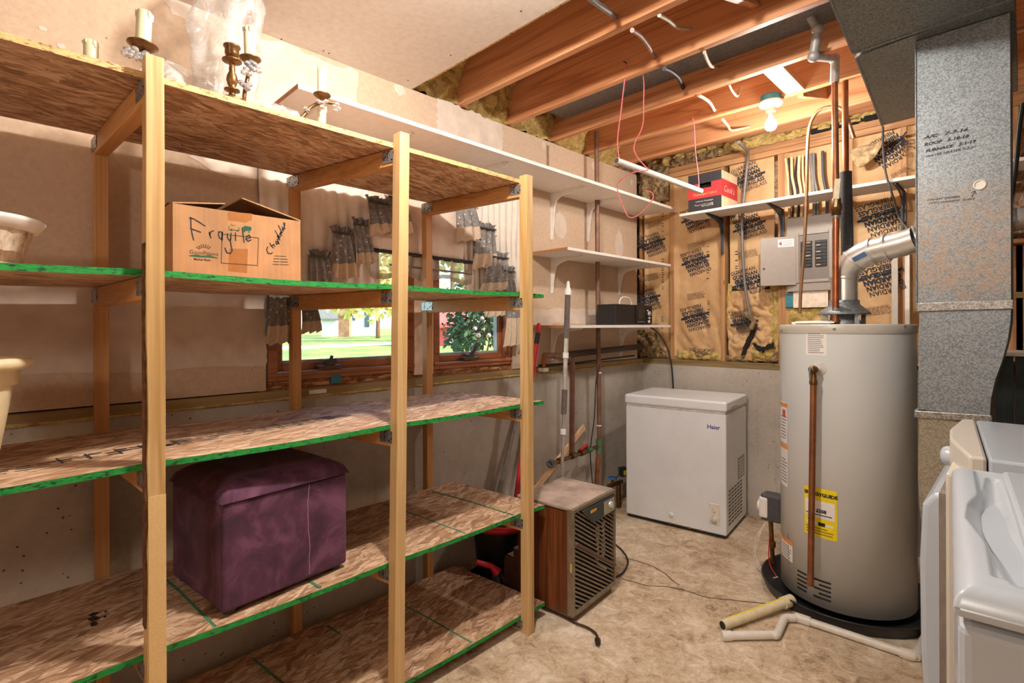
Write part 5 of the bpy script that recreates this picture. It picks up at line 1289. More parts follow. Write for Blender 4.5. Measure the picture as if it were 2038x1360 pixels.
def deck(u, v):
    x = .705*u**1.6; y = -.004+(Lw+.004)*v
    e = min(x, y+.004, Lw-y); rr = .024
    z = 1.05 - (rr-math.sqrt(max(0, rr*rr-(rr-min(rr, e))**2)))
    z -= .006*sstep(rx0-.003, rx0+.004, x)*sstep(ry0-.003, ry0+.004, y)*(1-sstep(ry1-.004, ry1+.003, y))
    best = 0
    for k in range(len(gl)-1):
        a, b = gl[k].xy, gl[k+1].xy; ab = b-a; t = min(1, max(0, (Vector((x, y))-a).dot(ab)/max(1e-9, ab.length_squared)))
        d = (Vector((x, y))-(a+ab*t)).length; w = gw[k]*(1-t)+gw[k+1]*t
        if d < w: best = max(best, (1-(d/w)**2)**1.2*min(.022, w*.8))
    return Vector((x, y, z-best))
m = MB().grid(deck, 150, 190); m.box(.004, .70, .004, Lw-.004, 1.016, 1.022); m.xf(Mw)
build(m, 'top_deck', APPL, ws)
m = MB().box(.0, .705, -.004, Lw, 1.014, 1.030); m.xf(Mw); build(m, 'deck_skirt', APPL, ws, bevel=.006)
sl_ = (lxb.x-lxa.x)/(lxb.y-lxa.y)
m = MB().prism([(lxa.x+sl_*(ry0-.02-lxa.y)+.012, ry0-.02), (.68, ry0-.02), (.68, ry1-.012), (lxa.x+sl_*(ry1-.012-lxa.y)+.012, ry1-.012)], 1.040, 1.060, 'z'); m.xf(Mw); ld = build(m, 'lid', APPL, ws, bevel=.007, seg=3)
da = corner(1890,857); dA, dB = (-.145, 1.560), (-.165, 2.19)
dr_ = thing('dryer', (.15, 1.87, 0), 'bisque and white front loading dryer between washer and duct', 'dryer')
x0d = -.145
capp = [(x0d, 1.640), (x0d+.052, 1.556), (x0d+.09, 1.556), (x0d+.090, 2.205), (x0d+.045, 2.205), (x0d, 2.00)]
capp = [tuple(corner(*p)[:2]) for p in ((1890,873),(1928,908),(1964,912),(1940,835),(1914,834),(1890,854))]
build(MB().prism(capp, .90, 1.05, 'z'), 'control_cap', APPLB, dr_, bevel=.006)
t0, t1 = capp[2], capp[3]
build(MB().prism([(t0[0]+.003, t0[1]), (.62, t0[1]), (.62, t1[1]), (t1[0]+.003, t1[1])], 1.0, 1.048, 'z'), 'top_panel', APPL, dr_, bevel=.006)
build(MB().prism([(capp[0][0]+.008, t0[1]+.01), (.62, t0[1]+.01), (.62, t1[1]-.005), (capp[0][0]+.008, t1[1]-.005)], .02, 1.0, 'z'), 'cabinet', APPLB, dr_, bevel=.006)
k = at(1890,907,'x',capp[0][0]+.004); kb = MB(); kb.lathe([(.026,0),(.026,.012),(.022,.020),(.012,.025),(0,.026)], (k.x, 1.80, at(1882,907,'y',1.80).z), 24, ax=(-1,0,0)); build(kb, 'dial', APPL, dr_)
def dz_(py): return at(1872, py, 'y', 1.80).z
dx0 = capp[0][0]
pr = [(dx0+.012, dz_(948)), (dx0-.020, dz_(952)), (dx0-.040, dz_(975)), (dx0-.046, dz_(1080)), (dx0-.044, dz_(1250)), (dx0-.030, .26), (dx0+.012, .25)]
build(MB().prism(pr, 1.62, 2.10, 'y'), 'door', APPL, dr_, bevel=.012, seg=3)
build(MB().box(dx0-.006, dx0+.010, 1.60, 2.12, .24, dz_(945)), 'door_gap', APPLD, dr_)
# ------------------------------------------------------------------ dehumidifier and the things under the shelf
A0 = at(1137,1244,'z',0); B0 = at(1222,1176,'z',0); dd = B0-A0; Wd = dd.length; ang = math.atan2(dd.y, dd.x)
Md = Matrix.Translation(A0) @ Matrix.Rotation(ang, 4, 'Z')     # local x along the grille, local y to the rear
dh = thing('dehumidifier', (A0.x-.1, A0.y+.15, 0), 'walnut sided dehumidifier with a slanted bronze grille standing on the floor', 'dehumidifier')
HD = .522; DP = .315
m = MB().box(.006, Wd-.006, .02, DP, .03, HD-.012); m.xf(Md); build(m, 'cabinet', WALNUT, dh, bevel=.003)
m = MB().box(0, Wd, .0, DP, HD-.012, HD); m.xf(Md); build(m, 'top', DUSTYTOP, dh, bevel=.002)
fr = MB(); fr.box(0, .016, -.012, .022, .035, HD-.004).box(Wd-.016, Wd, -.012, .022, .035, HD-.004).box(.016, Wd-.016, -.012, .022, .035, .055).box(.016, Wd-.016, -.012, .022, HD-.022, HD-.004); fr.xf(Md)
gr = build(fr, 'grille_frame', BRONZE, dh, bevel=.002)
m = MB().box(.012, Wd-.012, .010, .021, .05, HD-.02); m.xf(Md); build(m, 'dark_recess', plain('recess_black', (14,12,11), .8), dh)
# slanted slats, clipped to the frame
x0_, x1_, z0_, z1_ = .016, Wd-.016, .055, HD-.022
def clip(c):   # slat line z = c - s*(x)
    s = .62; pts = []
    xs = [x0_, x1_]; 
    xa_ = max(x0_, (c-z1_)/s); xb_ = min(x1_, (c-z0_)/s)
    return (xa_, c-s*xa_, xb_, c-s*xb_) if xb_-xa_ > .012 else None
c = z0_+.02; n_ = 0
slm = []
while c < z1_+.62*x1_:
    r_ = clip(c)
    if r_:
        xa_, za_, xb_, zb_ = r_
        if zb_ < .40 or True:
            if xa_ > Wd*.30 and za_ > HD-.11: xa_ = (c-(HD-.111))/.62; za_ = HD-.111
            if xb_-xa_ > .012:
                xl_ = xa_
                m = MB().beam((xa_, -.004, za_), (xb_, -.004, zb_), .008, .0068, (0,-1,0)); m.xf(Md); build(m, 'slat', BRONZE, gr)
    c += .0205
wb2 = clip(.375); m = MB().beam((wb2[0], -.008, wb2[1]), (wb2[2], -.008, wb2[3]), .012, .030, (0,-1,0)); m.xf(Md); build(m, 'wide_bar', GREYBR, gr, bevel=.002)
m = MB()
for xx in (.60, .74):
    pts = [(Wd*xx+.010*cos(t), .004+.004*sin(t), .205+.012*t/pi) for t in [k*.5 for k in range(92)] if .205+.012*t/pi < .40]
    m.tube(pts, .0062, 6)
m.tube([(Wd*.62, .004, .19),(Wd*.80, .004, .14)], .008, 8); m.xf(Md); build(m, 'coil', COIL, dh)
m = MB().prism([(Wd*.18, HD-.026), (Wd-.014, HD-.026), (Wd-.014, HD-.108), (Wd*.42, HD-.108)], -.0165, -.002, 'y'); m.xf(Md); cp = build(m, 'control_panel', plain('slate_panel', (58,64,68), .4), dh, bevel=.002)
m = MB().box(Wd*.68, Wd-.022, -.0175, -.016, HD-.100, HD-.034); m.xf(Md); build(m, 'silver_plate', plain('silver_panel', (178,170,146), .4, .3), cp)
m = MB().lathe([(.016,0),(.014,.012),(0,.013)], (Wd*.83, -.0175, HD-.060), 16, ax=(0,-1,0)).box(Wd*.83-.003, Wd*.83+.003, -.034, -.030, HD-.075, HD-.045); m.xf(Md); build(m, 'knob', plain('knob_silver', (200,204,208), .3, .5), cp)
m = MB().box(Wd*.36, Wd*.50, -.0182, -.0165, HD-.056, HD-.042); m.xf(Md); build(m, 'badge', plain('gold_badge', (224,170,44), .4), cp, bevel=.004)
m = MB().box(.02, Wd-.02, .005, DP-.02, .0, .03); m.xf(Md); build(m, 'base', plain('tan_base', (120,98,72), .7), dh)
m = MB().box(-.002, .004, -.004, .004, .235, .275); m.xf(Md); build(m, 'chip', plain('chip_yellow', (214,178,96), .8), gr)
pc = bez([at(1065,1190,'z',.012), at(1078,1208,'z',.010), at(1110,1222,'z',.009), at(1145,1240,'z',.008), at(1170,1250,'z',.008), at(1186,1262,'z',.010), at(1189,1272,'z',.012)], 7)
cd_ = build(MB().tube(pc, .0055, 8), 'cord', plain('brown_cord', (72,48,36), .5), dh, label='brown cord with plug lying on the floor'); pe = pc[-1]; dq = (pc[-1]-pc[-3]).normalized()
build(MB().tube([pe, pe+dq*.012, pe+dq*.035], [.010,.014,.011], 10).tube([pe+dq*.035+Vector((.005,0,0)), pe+dq*.052+Vector((.005,0,0))], .002, 6).tube([pe+dq*.035-Vector((.005,0,0)), pe+dq*.052-Vector((.005,0,0))], .002, 6), 'plug', plain('brown_plug', (58,38,28), .4), cd_)
lp = bez([at(1222,1150,'z',.008), at(1240,1140,'z',.008), at(1250,1118,'z',.008), at(1240,1098,'z',.008), at(1226,1085,'z',.008)], 7)
build(MB().tube(lp, .0045, 8), 'floor_wire', CABK, None, 'thin black wire looping on the slab behind the dehumidifier', 'wire')
# brown stepped cabinet behind the last post
s0 = at(1003,1178,'z',0); sb = thing('brown_speaker', (s0.x+.09, s0.y+.07, 0), 'small dark brown stepped speaker cabinet beside the last shelving post', 'speaker')
sx = s0.x; m = MB(); yq = s0.y
prof = [(yq-.0, .0)]
bodyp = [(sx+.012, .0), (sx+.0, .03), (sx+.0, .165), (sx+.008, .188), (sx+.030, .198), (sx+.068, .198), (sx+.068, .242), (sx+.116, .242), (sx+.116, .0)]
build(MB().prism(bodyp, yq, yq+.15, 'y'), 'cabinet', plain('dark_brown_vinyl', (62,36,26), .5, var=.25, scale=60), sb, bevel=.004)
build(MB().box(sx+.068, sx+.114, yq+.003, yq+.147, .242, .245), 'top_step', DUSTYTOP, sb); build(MB().box(sx+.025, sx+.066, yq+.003, yq+.147, .198, .2005), 'low_step', DUSTYTOP, sb)
# bucket with red rim
bc_ = at(992,1040,'z',.30); bq = thing('mop_bucket', (-2.05, 1.96, 0), 'black bucket with a red rim under the lowest raised shelf board', 'bucket')
BC = (-2.05, 1.96, 0)
build(MB().lathe([(.115,0),(.125,.01),(.150,.26),(.157,.285),(.150,.285),(.118,.02),(0,.02)], BC, 40), 'body', BLACKP, bq)
build(MB().lathe([(.152,.268),(.170,.272),(.176,.288),(.170,.304),(.158,.306),(.150,.290)], BC, 40, cap=False), 'rim', REDP, bq)
m = MB().tube([(BC[0]+.10,BC[1]-.06,.02),(BC[0]+.13,BC[1]-.10,.36)], .006, 8); build(MB().tube([(BC[0]+.02,BC[1]+.02,.03),(BC[0]+.035,BC[1]-.12,.36)], .007, 8), 'inner_handle', PVC, bq)
# hand brush and dustpan
bp0, bp1 = at(948,1121,'z',.10), at(975,1127,'z',.095)
hb = thing('hand_brush', (bp1.x, bp1.y, .03), 'red handled scrub brush lying on the dustpan behind the shelving', 'brush')
b0_, b1_ = Vector((-2.02, 1.755, .125)), Vector((-1.925, 1.80, .112)); b2_ = Vector((-1.875, 1.822, .085))
b0_ = at(948,1119,'x',-1.98); b1_ = at(978,1127,'x',-1.94); b2_ = at(990,1140,'x',-1.92)
build(MB().tube([b0_, b0_*.7+b1_*.3, b1_, b2_], [.012,.014,.015,.026], 12), 'handle', REDP, hb)
m = MB(); rnd = random.Random(4)
for k in range(26): o = Vector((rnd.uniform(-.03,.03), rnd.uniform(-.03,.03), 0)); m.tube([b2_+o+Vector((.004,.004,-.008)), b2_+o*1.2+Vector((.012,.012,-.050))], .003, 5)
build(m, 'bristles', DARKGREY, hb)
dpn = at(965,1165,'z',.02); dt = thing('dustpan', (dpn.x, dpn.y, 0), 'black dustpan lying flat on the slab under the hand brush', 'dustpan')
m = MB(); q0 = at(930,1158,'z',.004); q1 = at(985,1178,'z',.004); q2 = at(998,1160,'z',.004); q3 = at(958,1135,'z',.004)
for a_, b_, h_ in ((q3,q0,.045),(q1,q2,.045),(q2,q3,.055)): m.beam(a_+Vector((0,0,h_/2-.003)), b_+Vector((0,0,h_/2-.003)), .005, h_)
m.add([q0-Vector((0,0,.003)), q1-Vector((0,0,.003)), q2-Vector((0,0,.003)), q3-Vector((0,0,.003)), q0+Vector((0,0,.001)), q1+Vector((0,0,.001)), q2+Vector((0,0,.006)), q3+Vector((0,0,.006))], [(0,3,2,1),(4,5,6,7),(0,1,5,4),(1,2,6,5),(2,3,7,6),(3,0,4,7)])
build(m, 'pan', BLACKP, dt)

# ------------------------------------------------------------------ poles and sticks leaning by the end of the shelving
pt_, pb_ = at(1131,560,'x',-1.93), at(1113,1020,'x',-1.86); pb_ = pt_ + (at(1118,945,'x',-1.885)-pt_)*1.0
dn_ = (pb_-pt_).normalized(); full = pt_.z/-dn_.z
pl = thing('extension_pole', pt_+dn_*full, 'slim metal extension pole with white tip and grey grip standing behind the dehumidifier', 'pole')
Q = lambda t: pt_+dn_*t
build(MB().tube([Q(.15), Q(full)], .0095, 12), 'tube', plain('bright_alloy', (206,200,192), .3, .7), pl)
build(MB().tube([Q(0), Q(.015), Q(.035), Q(.055), Q(.06), Q(.085)], [.006,.010,.011,.020,.021,.021], 14), 'tip', PORC, pl)
for a_, b_, r_ in ((.085,.34,.0165),(.64,.78,.0165)): build(MB().tube([Q(a_), Q(b_)], r_, 14), 'grip', plain('taupe_grip', (104,92,88), .7), pl)
build(MB().tube([Q(.34), Q(.64)], .013, 12), 'sleeve', plain('alloy_sleeve', (214,206,196), .35, .6), pl)
for a_ in (.425, .865, 1.25): build(MB().tube([Q(a_), Q(a_+.032)], .0175, 12), 'lock_collar', PORC, pl)
r0, r1 = at(1073,644,'x',-2.12), at(1056,770,'x',-2.10); dn_ = (r1-r0).normalized()
be_ = Vector((BC[0]+.02, BC[1]+.03, .03)); dn_ = (be_-r0).normalized(); bh = thing('floor_mop', be_, 'red mop handle standing in the black bucket behind the last shelving post', 'mop'); 
build(MB().tube([r0, r0+dn_*.012, r0+dn_*.06], [.010,.014,.0145], 14), 'cap', REDP, bh); build(MB().tube([r0+dn_*.06, r0+dn_*.13], .0150, 14), 'grip_band', BLACKP, bh); build(MB().tube([r0+dn_*.13, be_], .0135, 14), 'shaft', REDP, bh)
k0, k1 = at(1162,850,'x',-2.205), at(1072,966,'x',-2.10); k2 = k1+(k1-k0)*.9; k2.z = max(k2.z, .01)
build(MB().beam(k0, k1+(k1-k0)*.2, .038, .016, (1,0,0)), 'wooden_stake', plain('pale_stake', (222,178,140), .7, var=.1), None, 'thin pale wooden stake leaning on the concrete behind the water valve', 'stake', bevel=.002)
for k, (px0, py0, px1, py1, lab) in enumerate(((1036,800,994,975,'grey metal track leaning on the concrete, the one closer to the window'), (1044,850,1030,985,'grey metal track leaning on the concrete, tucked behind the last post'))):
    a_, b_ = at(px0,py0,'x',-2.235), at(px1,py1,'x',-2.20); dn_ = (b_-a_).normalized(); e_ = a_+dn_*((a_.z-.01)/-dn_.z); a_ = a_-dn_*.02
    build(MB().beam(a_, e_, .030, .012, (1,0,0)), 'metal_track', plain('track_grey%d'%k, (150,146,142) if k == 0 else (70,72,74), .45, .4), None, lab, 'track', bevel=.002)

# ------------------------------------------------------------------ water lines on the concrete
xp = -2.15
ml = thing('water_main', at(1190,600,'x',xp), 'tall brown painted pipe rising beside the wall shelves to the joists', 'pipe')
top_ = at(1187,262,'x',xp); botp = at(1183,975,'x',xp)
build(MB().tube([top_, at(1190,600,'x',xp), at(1193,880,'x',xp)], .0165, 14), 'pipe_run', BROWNPIPE, ml); build(MB().tube([at(1192,895,'x',xp), at(1186,975,'x',xp), Vector((xp, at(1186,975,'x',xp).y, .1))], .0160, 14), 'copper_run', COPPERDARK, ml)
tj = at(1192,886,'x',xp); build(MB().tube([tj+Vector((0,0,.04)), tj-Vector((0,0,.06))], .021, 14), 'tee', GREENP, ml)
for py in (742, 847): p = at(1192,py,'x',xp); build(MB().tube([p+Vector((0,0,.004)), p-Vector((0,0,.004))], .019, 14), 'cable_tie', PORC, ml)
bw = bez([at(1194,725,'x',xp+.02), at(1186,760,'x',xp+.02), at(1183,830,'x',xp+.02), at(1175,900,'x',xp+.02), at(1180,970,'x',xp+.02)], 6); build(MB().tube(bw, .004, 6), 'earth_wire', CABK, ml)
hl_ = thing('hose_line', at(1139,890,'x',xp), 'brown pipe bending over from the outside tap line down to the red lever valve', 'pipe')
U = [at(1082,708,'x',-2.20), at(1095,708,'x',-2.18), at(1118,710,'x',xp), at(1133,714,'x',xp), at(1139,726,'x',xp), at(1139,760,'x',xp), at(1138,905,'x',xp)]
build(MB().tube(bez(U, 6), .0185, 14), 'bent_pipe', BROWNPIPE, hl_); build(MB().tube([at(1082,708,'x',-2.20), at(1082,742,'x',-2.21)], .013, 12), 'riser', COPPER, hl_)
p = at(1082,736,'x',-2.21); build(MB().box(p.x-.02, p.x+.024, p.y-.028, p.y+.022, p.z-.012, p.z+.012), 'pipe_clip', PORC, hl_, bevel=.002)
vl = [at(1100,922,'x',-2.11), at(1125,914,'x',-2.12), at(1150,905,'x',-2.13), at(1172,896,'x',-2.14), at(1190,889,'x',xp)]
vt = thing('shutoff_valve', vl[2], 'brass shutoff valve with a red lever on the pipes behind the dehumidifier', 'valve')
build(MB().tube(vl, .013, 12), 'pipe_run', BRASS, vt)
for i_, (a_, r_) in enumerate(((.15,.02),(.42,.022),(.62,.024),(.78,.022))):
    c_ = vl[0]+(vl[4]-vl[0])*a_; dn_ = (vl[4]-vl[0]).normalized(); build(MB().tube([c_-dn_*.022, c_+dn_*.022], r_, 8), 'fitting', BRASS if i_ < 3 else GREENP, vt)
hb_ = vl[0]; dn_ = (vl[4]-vl[0]).normalized(); build(MB().tube([hb_-dn_*.03, hb_+dn_*.01], .019, 10).lathe([(.028,-.006),(.03,0),(.028,.006)], hb_-dn_*.02, 10, ax=(.5,-.3,.6)), 'bleed_cap', DARKGREY, vt)
c_ = vl[0]+(vl[4]-vl[0])*.70; lv_ = MB().tube([c_, c_+Vector((.01,0,.04))], .008, 8); build(lv_, 'stem', BRASS, vt)
build(MB().tube(bez([c_+Vector((.012,.005,.042)), c_+Vector((.02,-.03,.044)), c_+Vector((.022,-.085,.026))], 5), [.010]*6+[.009]*5, 8), 'red_lever', REDP, vt)
y2 = at(1085,760,'x',-2.2).y
bg_ = at(1240,702,'x',-2.19); 
dpipe = MB().tube([at(1128,706,'x',-2.20), at(1276,690,'x',-2.20)], .022, 14); build(dpipe, 'gas_line', plain('dark_gas_pipe', (78,64,58), .5, .3), None, 'dark iron pipe running along the wall under the lowest white shelf', 'pipe')
build(MB().tube([at(1072,728,'x',-2.225), at(1150,722,'x',-2.225), at(1262,708,'x',-2.225)], .006, 8), 'wall_cable', CABK, None, 'thin black cable running along the sill under the dark iron pipe', 'cable')
mv = thing('meter_valve', at(1225,955,'x',-2.15), 'small valve cluster with blue handle at the side of the chest freezer', 'valve')
p = at(1219,952,'x',-2.15); build(MB().lathe([(.008,-.004),(.034,-.004),(.036,0),(.034,.005),(.008,.006)], p, 8), 'blue_handle', BLUEP, mv); build(MB().tube([p, p-Vector((0,0,.05))], .009, 8).tube([p-Vector((.0,.05,.05)), p-Vector((0,-.12,.05))], .016, 10).tube([p+Vector((0,.08,-.05)), Vector((p.x,p.y+.08,0))], .018, 10), 'body', BRASS, mv)
p2 = at(1238,940,'x',-2.13); build(MB().box(p2.x-.02, p2.x+.015, p2.y-.01, p2.y+.04, p2.z-.035, p2.z+.035), 'black_reader', BLACKP, mv, bevel=.004); build(MB().box(p2.x+.0145, p2.x+.017, p2.y-.0, p2.y+.03, p2.z-.022, p2.z+.012), 'yellow_tag', YELLOW, mv)
build(MB().tube(bez([p2+Vector((0,-.005,.02)), p2+Vector((0,-.05,.045)), p2+Vector((0,-.04,-.0)), p2+Vector((0,-.08,-.03))], 6), .003, 6), 'reader_wire', CABK, mv)

# ------------------------------------------------------------------ radio on the lowest white shelf
zr_ = 1.355; ra = at(1226,640,'x',-1.99); rb = at(1297,640,'x',-1.99)
rd_ = thing('shelf_radio', (-2.07, (ra.y+rb.y)/2, zr_), 'small black radio with a pale carry handle on the lowest white shelf', 'radio')
zt2 = at(1265,607,'x',-1.99).z
body = build(MB().box(-2.16, -1.99, ra.y, rb.y, zr_+.002, zt2), 'case', BLACKP, rd_, bevel=.004)
ym_ = ra.y+(rb.y-ra.y)*.52
build(MB().box(-1.991, -1.985, ym_, rb.y-.004, zr_+.010, zt2-.006), 'front_panel', plain('gloss_black', (16,16,18), .25), body)
build(MB().box(-1.986, -1.983, ym_+.03, rb.y-.10, zr_+.045, zt2-.03), 'dial_window', plain('dim_window', (40,40,40), .15), body)
build(MB().box(-1.986, -1.983, ym_+.02, rb.y-.11, zr_+.020, zr_+.026), 'silver_strip', GALV, body)
for k, (dy_, dz_, r_) in enumerate(((.045,.085,.019),(.045,.050,.010),(.05,.025,.012),(.07,.105,.007))): build(MB().lathe([(r_,0),(r_*.9,.010),(0,.011)], (-1.986, rb.y-dy_, zr_+dz_), 14, ax=(1,0,0)), 'knob', plain('knob_grey%d'%k, (176,174,170), .35, .4), body)
hm = ra.y+(rb.y-ra.y)*.52
build(MB().tube(bez([(-2.07, hm-.085, zt2-.002), (-2.07, hm-.075, zt2+.035), (-2.07, hm-.04, zt2+.055), (-2.07, hm+.03, zt2+.055), (-2.07, hm+.07, zt2+.030), (-2.07, hm+.078, zt2-.002)], 6), .0055, 8), 'handle', PORC, rd_)

# ------------------------------------------------------------------ breaker panel, conduits, wires on the end wall
def R_(x0, y0_, x1, y1_, yy_): a_ = at(x0, y1_, 'y', yy_); b_ = at(x1, y0_, 'y', yy_); return a_.x, b_.x, a_.z, b_.z
pa_ = R_(1566, 432, 1659, 576, YB-.02)
ep = thing('breaker_panel', ((pa_[0]+pa_[1])/2, YB, pa_[2]), 'grey breaker panel with its door swung open on the end wall', 'electrical panel')
zt3 = at(1610,430,'y',YB-.02).z; zb3 = at(1610,580,'y',YB-.02).z
fc_ = build(MB().box(pa_[0], pa_[1], YB-.030, YB+.03, zb3, zt3), 'cover', GREYPANEL, ep, bevel=.006)
ya = YB-.032
fx0, fx1 = at(1590,500,'y',ya).x, at(1650,500,'y',ya).x; fz0, fz1 = at(1620,556,'y',ya).z, at(1620,466,'y',ya).z
rr = MB(); 
for q in ((fx0-.02, fx0, fz0-.02, fz1+.02), (fx1, fx1+.02, fz0-.02, fz1+.02), (fx0, fx1, fz1, fz1+.02), (fx0, fx1, fz0-.02, fz0)): rr.box(q[0], q[1], YB-.038, YB-.030, q[2], q[3])
build(rr, 'door_frame', GREYPANEL, ep, bevel=.004)
build(MB().box(fx0, fx1, YB-.032, YB-.029, fz0, fz1), 'dead_front', PANELDK, ep)
bx0, bx1 = at(1594,500,'y',ya).x, at(1646,500,'y',ya).x; bz0, bz1 = at(1620,531,'y',ya).z, at(1620,479,'y',ya).z
gap_ = (bx1-bx0)*.12; wcol = ((bx1-bx0)-gap_)/2
for cidx in range(2):
    xs_ = bx0+cidx*(wcol+gap_)
    for r_ in range(8):
        zz = bz0+(bz1-bz0)*r_/8; h_ = (bz1-bz0)/8
        bb_ = build(MB().box(xs_, xs_+wcol, YB-.042, YB-.031, zz+.001, zz+h_-.001), 'breaker', BLACKP, ep, bevel=.001)
        if r_ in (0,2,3,4,6,7): build(MB().box(xs_+wcol*(.5 if cidx == 0 else .12), xs_+wcol*(.9 if cidx == 0 else .5), YB-.046, YB-.041, zz+h_*.25, zz+h_*.65), 'toggle', plain('toggle_tan', (170,138,104), .5) if (r_+cidx)%2 else DARKGREY, bb_)
dq_ = R_(1517, 473, 1584, 568, YB-.06)
dl = at(1517,477,'y',YB-.075); dr2 = at(1584,468,'y',YB-.045); zb4 = at(1550,569,'y',YB-.06).z; zt4 = at(1550,473,'y',YB-.06).z
m = MB().add([(dl.x, YB-.115, zb4), (dr2.x, YB-.040, zb4), (dr2.x, YB-.040, zt4), (dl.x, YB-.115, zt4), (dl.x, YB-.103, zb4), (dr2.x, YB-.030, zb4), (dr2.x, YB-.030, zt4), (dl.x, YB-.103, zt4)], [(0,1,2,3),(7,6,5,4),(0,4,5,1),(1,5,6,2),(2,6,7,3),(3,7,4,0)])
door = build(m, 'door', GREYPANEL, ep, bevel=.003)
def dpt(u, v, o=.0015):
    a_ = Vector((dl.x, YB-.115, zb4)); b_ = Vector((dr2.x, YB-.040, zb4)); p_ = a_+(b_-a_)*u; p_.z = zb4+(zt4-zb4)*v; n_ = (b_-a_).cross(Vector((0,0,1))).normalized(); return p_+n_*o
build(MB().add([dpt(.50,.79), dpt(.94,.79), dpt(.94,.95), dpt(.50,.95)], [(0,1,2,3)]), 'sticker', PAPER, door)
rv = (dpt(1,0)-dpt(0,0)).normalized(); build(text_mb(MB(), '4', .040, dpt(.52,.82,.0022), rv, (0,0,1), bold=.001), 'lettering', plain('red_numeral', (176,40,40), .6), door)
m = MB()
for k in range(4): a_, b_ = dpt(.65,.82+.03*k,.0022), dpt(.9,.82+.03*k,.0022); stroke(m, [a_, b_], .003, (0,-1,0))
build(m, 'small_print', GREYTXT, door); build(MB().lathe([(.006,0),(.005,.006)], dpt(.11,.36), 10, ax=(0,-1,0)), 'latch', DARKGREY, door)
# directory card below it
q = R_(1579, 573, 1648, 613, YB-.012); build(MB().box(q[0], q[1], YB-.014, YB-.010, q[2], q[3]), 'directory_card', plain('ivory_card', (238,218,196), .8), None, 'blank ivory card tacked under the breaker panel', 'card')
q = R_(1566, 584, 1580, 612, YB+.01); build(MB().box(q[0]-.005, q[1]+.02, YB-.002, YB+.012, q[2], q[3]), 'teal_scrap', TEAL, wb)
q = R_(1563, 611, 1650, 650, YB+.01); build(lumps(q[0], q[1], q[2]-.15, q[3]+.01, YB+.025, .03, 91, 40, 24, 14), 'loose_fiberglass', FIBER, wb)
cdt = bez([at(1470,283,'y',3.40), at(1480,293,'y',3.50), at(1489,305,'y',3.68), at(1486,340,'y',3.735), at(1480,400,'y',3.735), at(1477,440,'y',3.735), at(1478,500,'y',3.735), at(1483,570,'y',3.735), at(1493,628,'y',3.735)], 8)
build(MB().tube(cdt, .0105, 12), 'grey_conduit', plain('grey_flex_conduit', (120,117,114), .45, .2), None, 'grey conduit running from the joists down behind the dark bracketed shelf', 'conduit')
fz_ = bez([at(1484,622,'y',3.75), at(1492,632,'y',3.745), at(1500,640,'y',3.745), at(1494,655,'y',3.75)], 5); build(MB().tube(fz_, .018, 10), 'conduit_stuffing', DIRTY, wb)
# cable bundle above the panel
rnd = random.Random(8); wb_things = []
for k, (px, m_, r_) in enumerate(((1565,WIREY,.008),(1572,CABK,.006),(1578,WIREY,.009),(1584,CABK,.006),(1590,WIREY,.010),(1598,WIREY,.007),(1615,CABG,.012),(1622,CABG,.008),(1640,plain('slate_cable',(70,72,80),.5),.009),(1656,WIREY,.008))):
    x0p = px+rnd.uniform(-3,3)
    pts = bez([at(x0p,316-(px-1565)*.2,'y',YB-.012), at(px+rnd.uniform(-3,3),350,'y',YB-.02), at(px+4,380,'y',YB-.025), at(px+6,408,'y',YB-.022), at(px+5,432,'y',YB+.0)], 6)
    build(MB().tube(pts, r_, 8), 'panel_cable', m_, None, '%s feed cable, %s from the stud, dropping into the breaker panel' % ({WIREY:'cream', CABK:'thin black', CABG:'grey'}.get(m_, 'slate'), ('first','second','third','fourth','fifth','sixth','seventh','eighth','ninth','tenth')[k]), 'cable', 'cables above the breaker panel')
spk = bez([at(1757,252,'y',3.30), at(1758,300,'y',3.42), at(1763,345,'y',3.46), at(1775,385,'y',3.50), at(1780,400,'y',3.60), at(1790,435,'y',3.70), at(1806,455,'y',3.60), at(1826,475,'y',3.5)], 7)
build(MB().tube(spk, .0055, 8), 'flex_cable', plain('twisted_grey_cable', (96,92,90), .5), None, 'thin dark flexible cable hanging from the trunk duct past the end shelf', 'cable')

# cables looped through the joists
JF = {1: 1.831, 2: 2.222, 3: 2.632, 4: 3.012, 5: 3.412}; JB = {1: 1.464, 2: 1.869, 3: 2.260, 4: 2.670, 5: 3.050}
def jcable(j, pts, m_, r_, lab):
    n = len(pts)
    P_ = [at(px, py, 'y', JB[j]+(JF[j]-JB[j])*(i/(n-1))) for i, (px, py) in enumerate(pts)]
    for p in P_: p.z = min(p.z, 2.80)
    P_.append(P_[-1]+Vector((0,.03,0)))
    build(MB().tube(bez(P_, 6), r_, 8), 'joist_cable', m_, None, lab, 'cable', 'cables threaded through the joists')
jcable(1, ((1150,-25),(1185,5),(1210,22),(1225,34)), CABG, .011, 'thick grey cable entering the first bare joist by the wallboard edge')
jcable(2, ((1312,30),(1330,40),(1350,55),(1375,58)), CABW, .008, 'pale pair of cables entering the second joist near the diagonal block')
jcable(2, ((1258,60),(1275,72),(1292,95),(1303,115)), plain('rusty_cable', (150,110,90), .5), .010, 'reddish grey cable end poking from the second joist above the pink string')
jcable(3, ((1322,136),(1335,142),(1350,155),(1360,175)), CABK, .011, 'black cable end poking through the third joist')
jcable(3, ((1402,104),(1408,120),(1416,132),(1428,134)), CABW, .008, 'cream looped cable on the third joist near the steel pan')
jcable(4, ((1390,190),(1402,196),(1414,206),(1422,220)), CABW, .009, 'cream cable entering the fourth joist, the one closer to the corner')
jcable(4, ((1451,168),(1458,182),(1468,191),(1473,172)), CABW, .006, 'thin cream loop of wire hanging at the fourth joist')
jcable(5, ((1438,238),(1448,250),(1457,260),(1492,253)), CABW, .009, 'cream cable bundle entering the last joist beside the bulb')

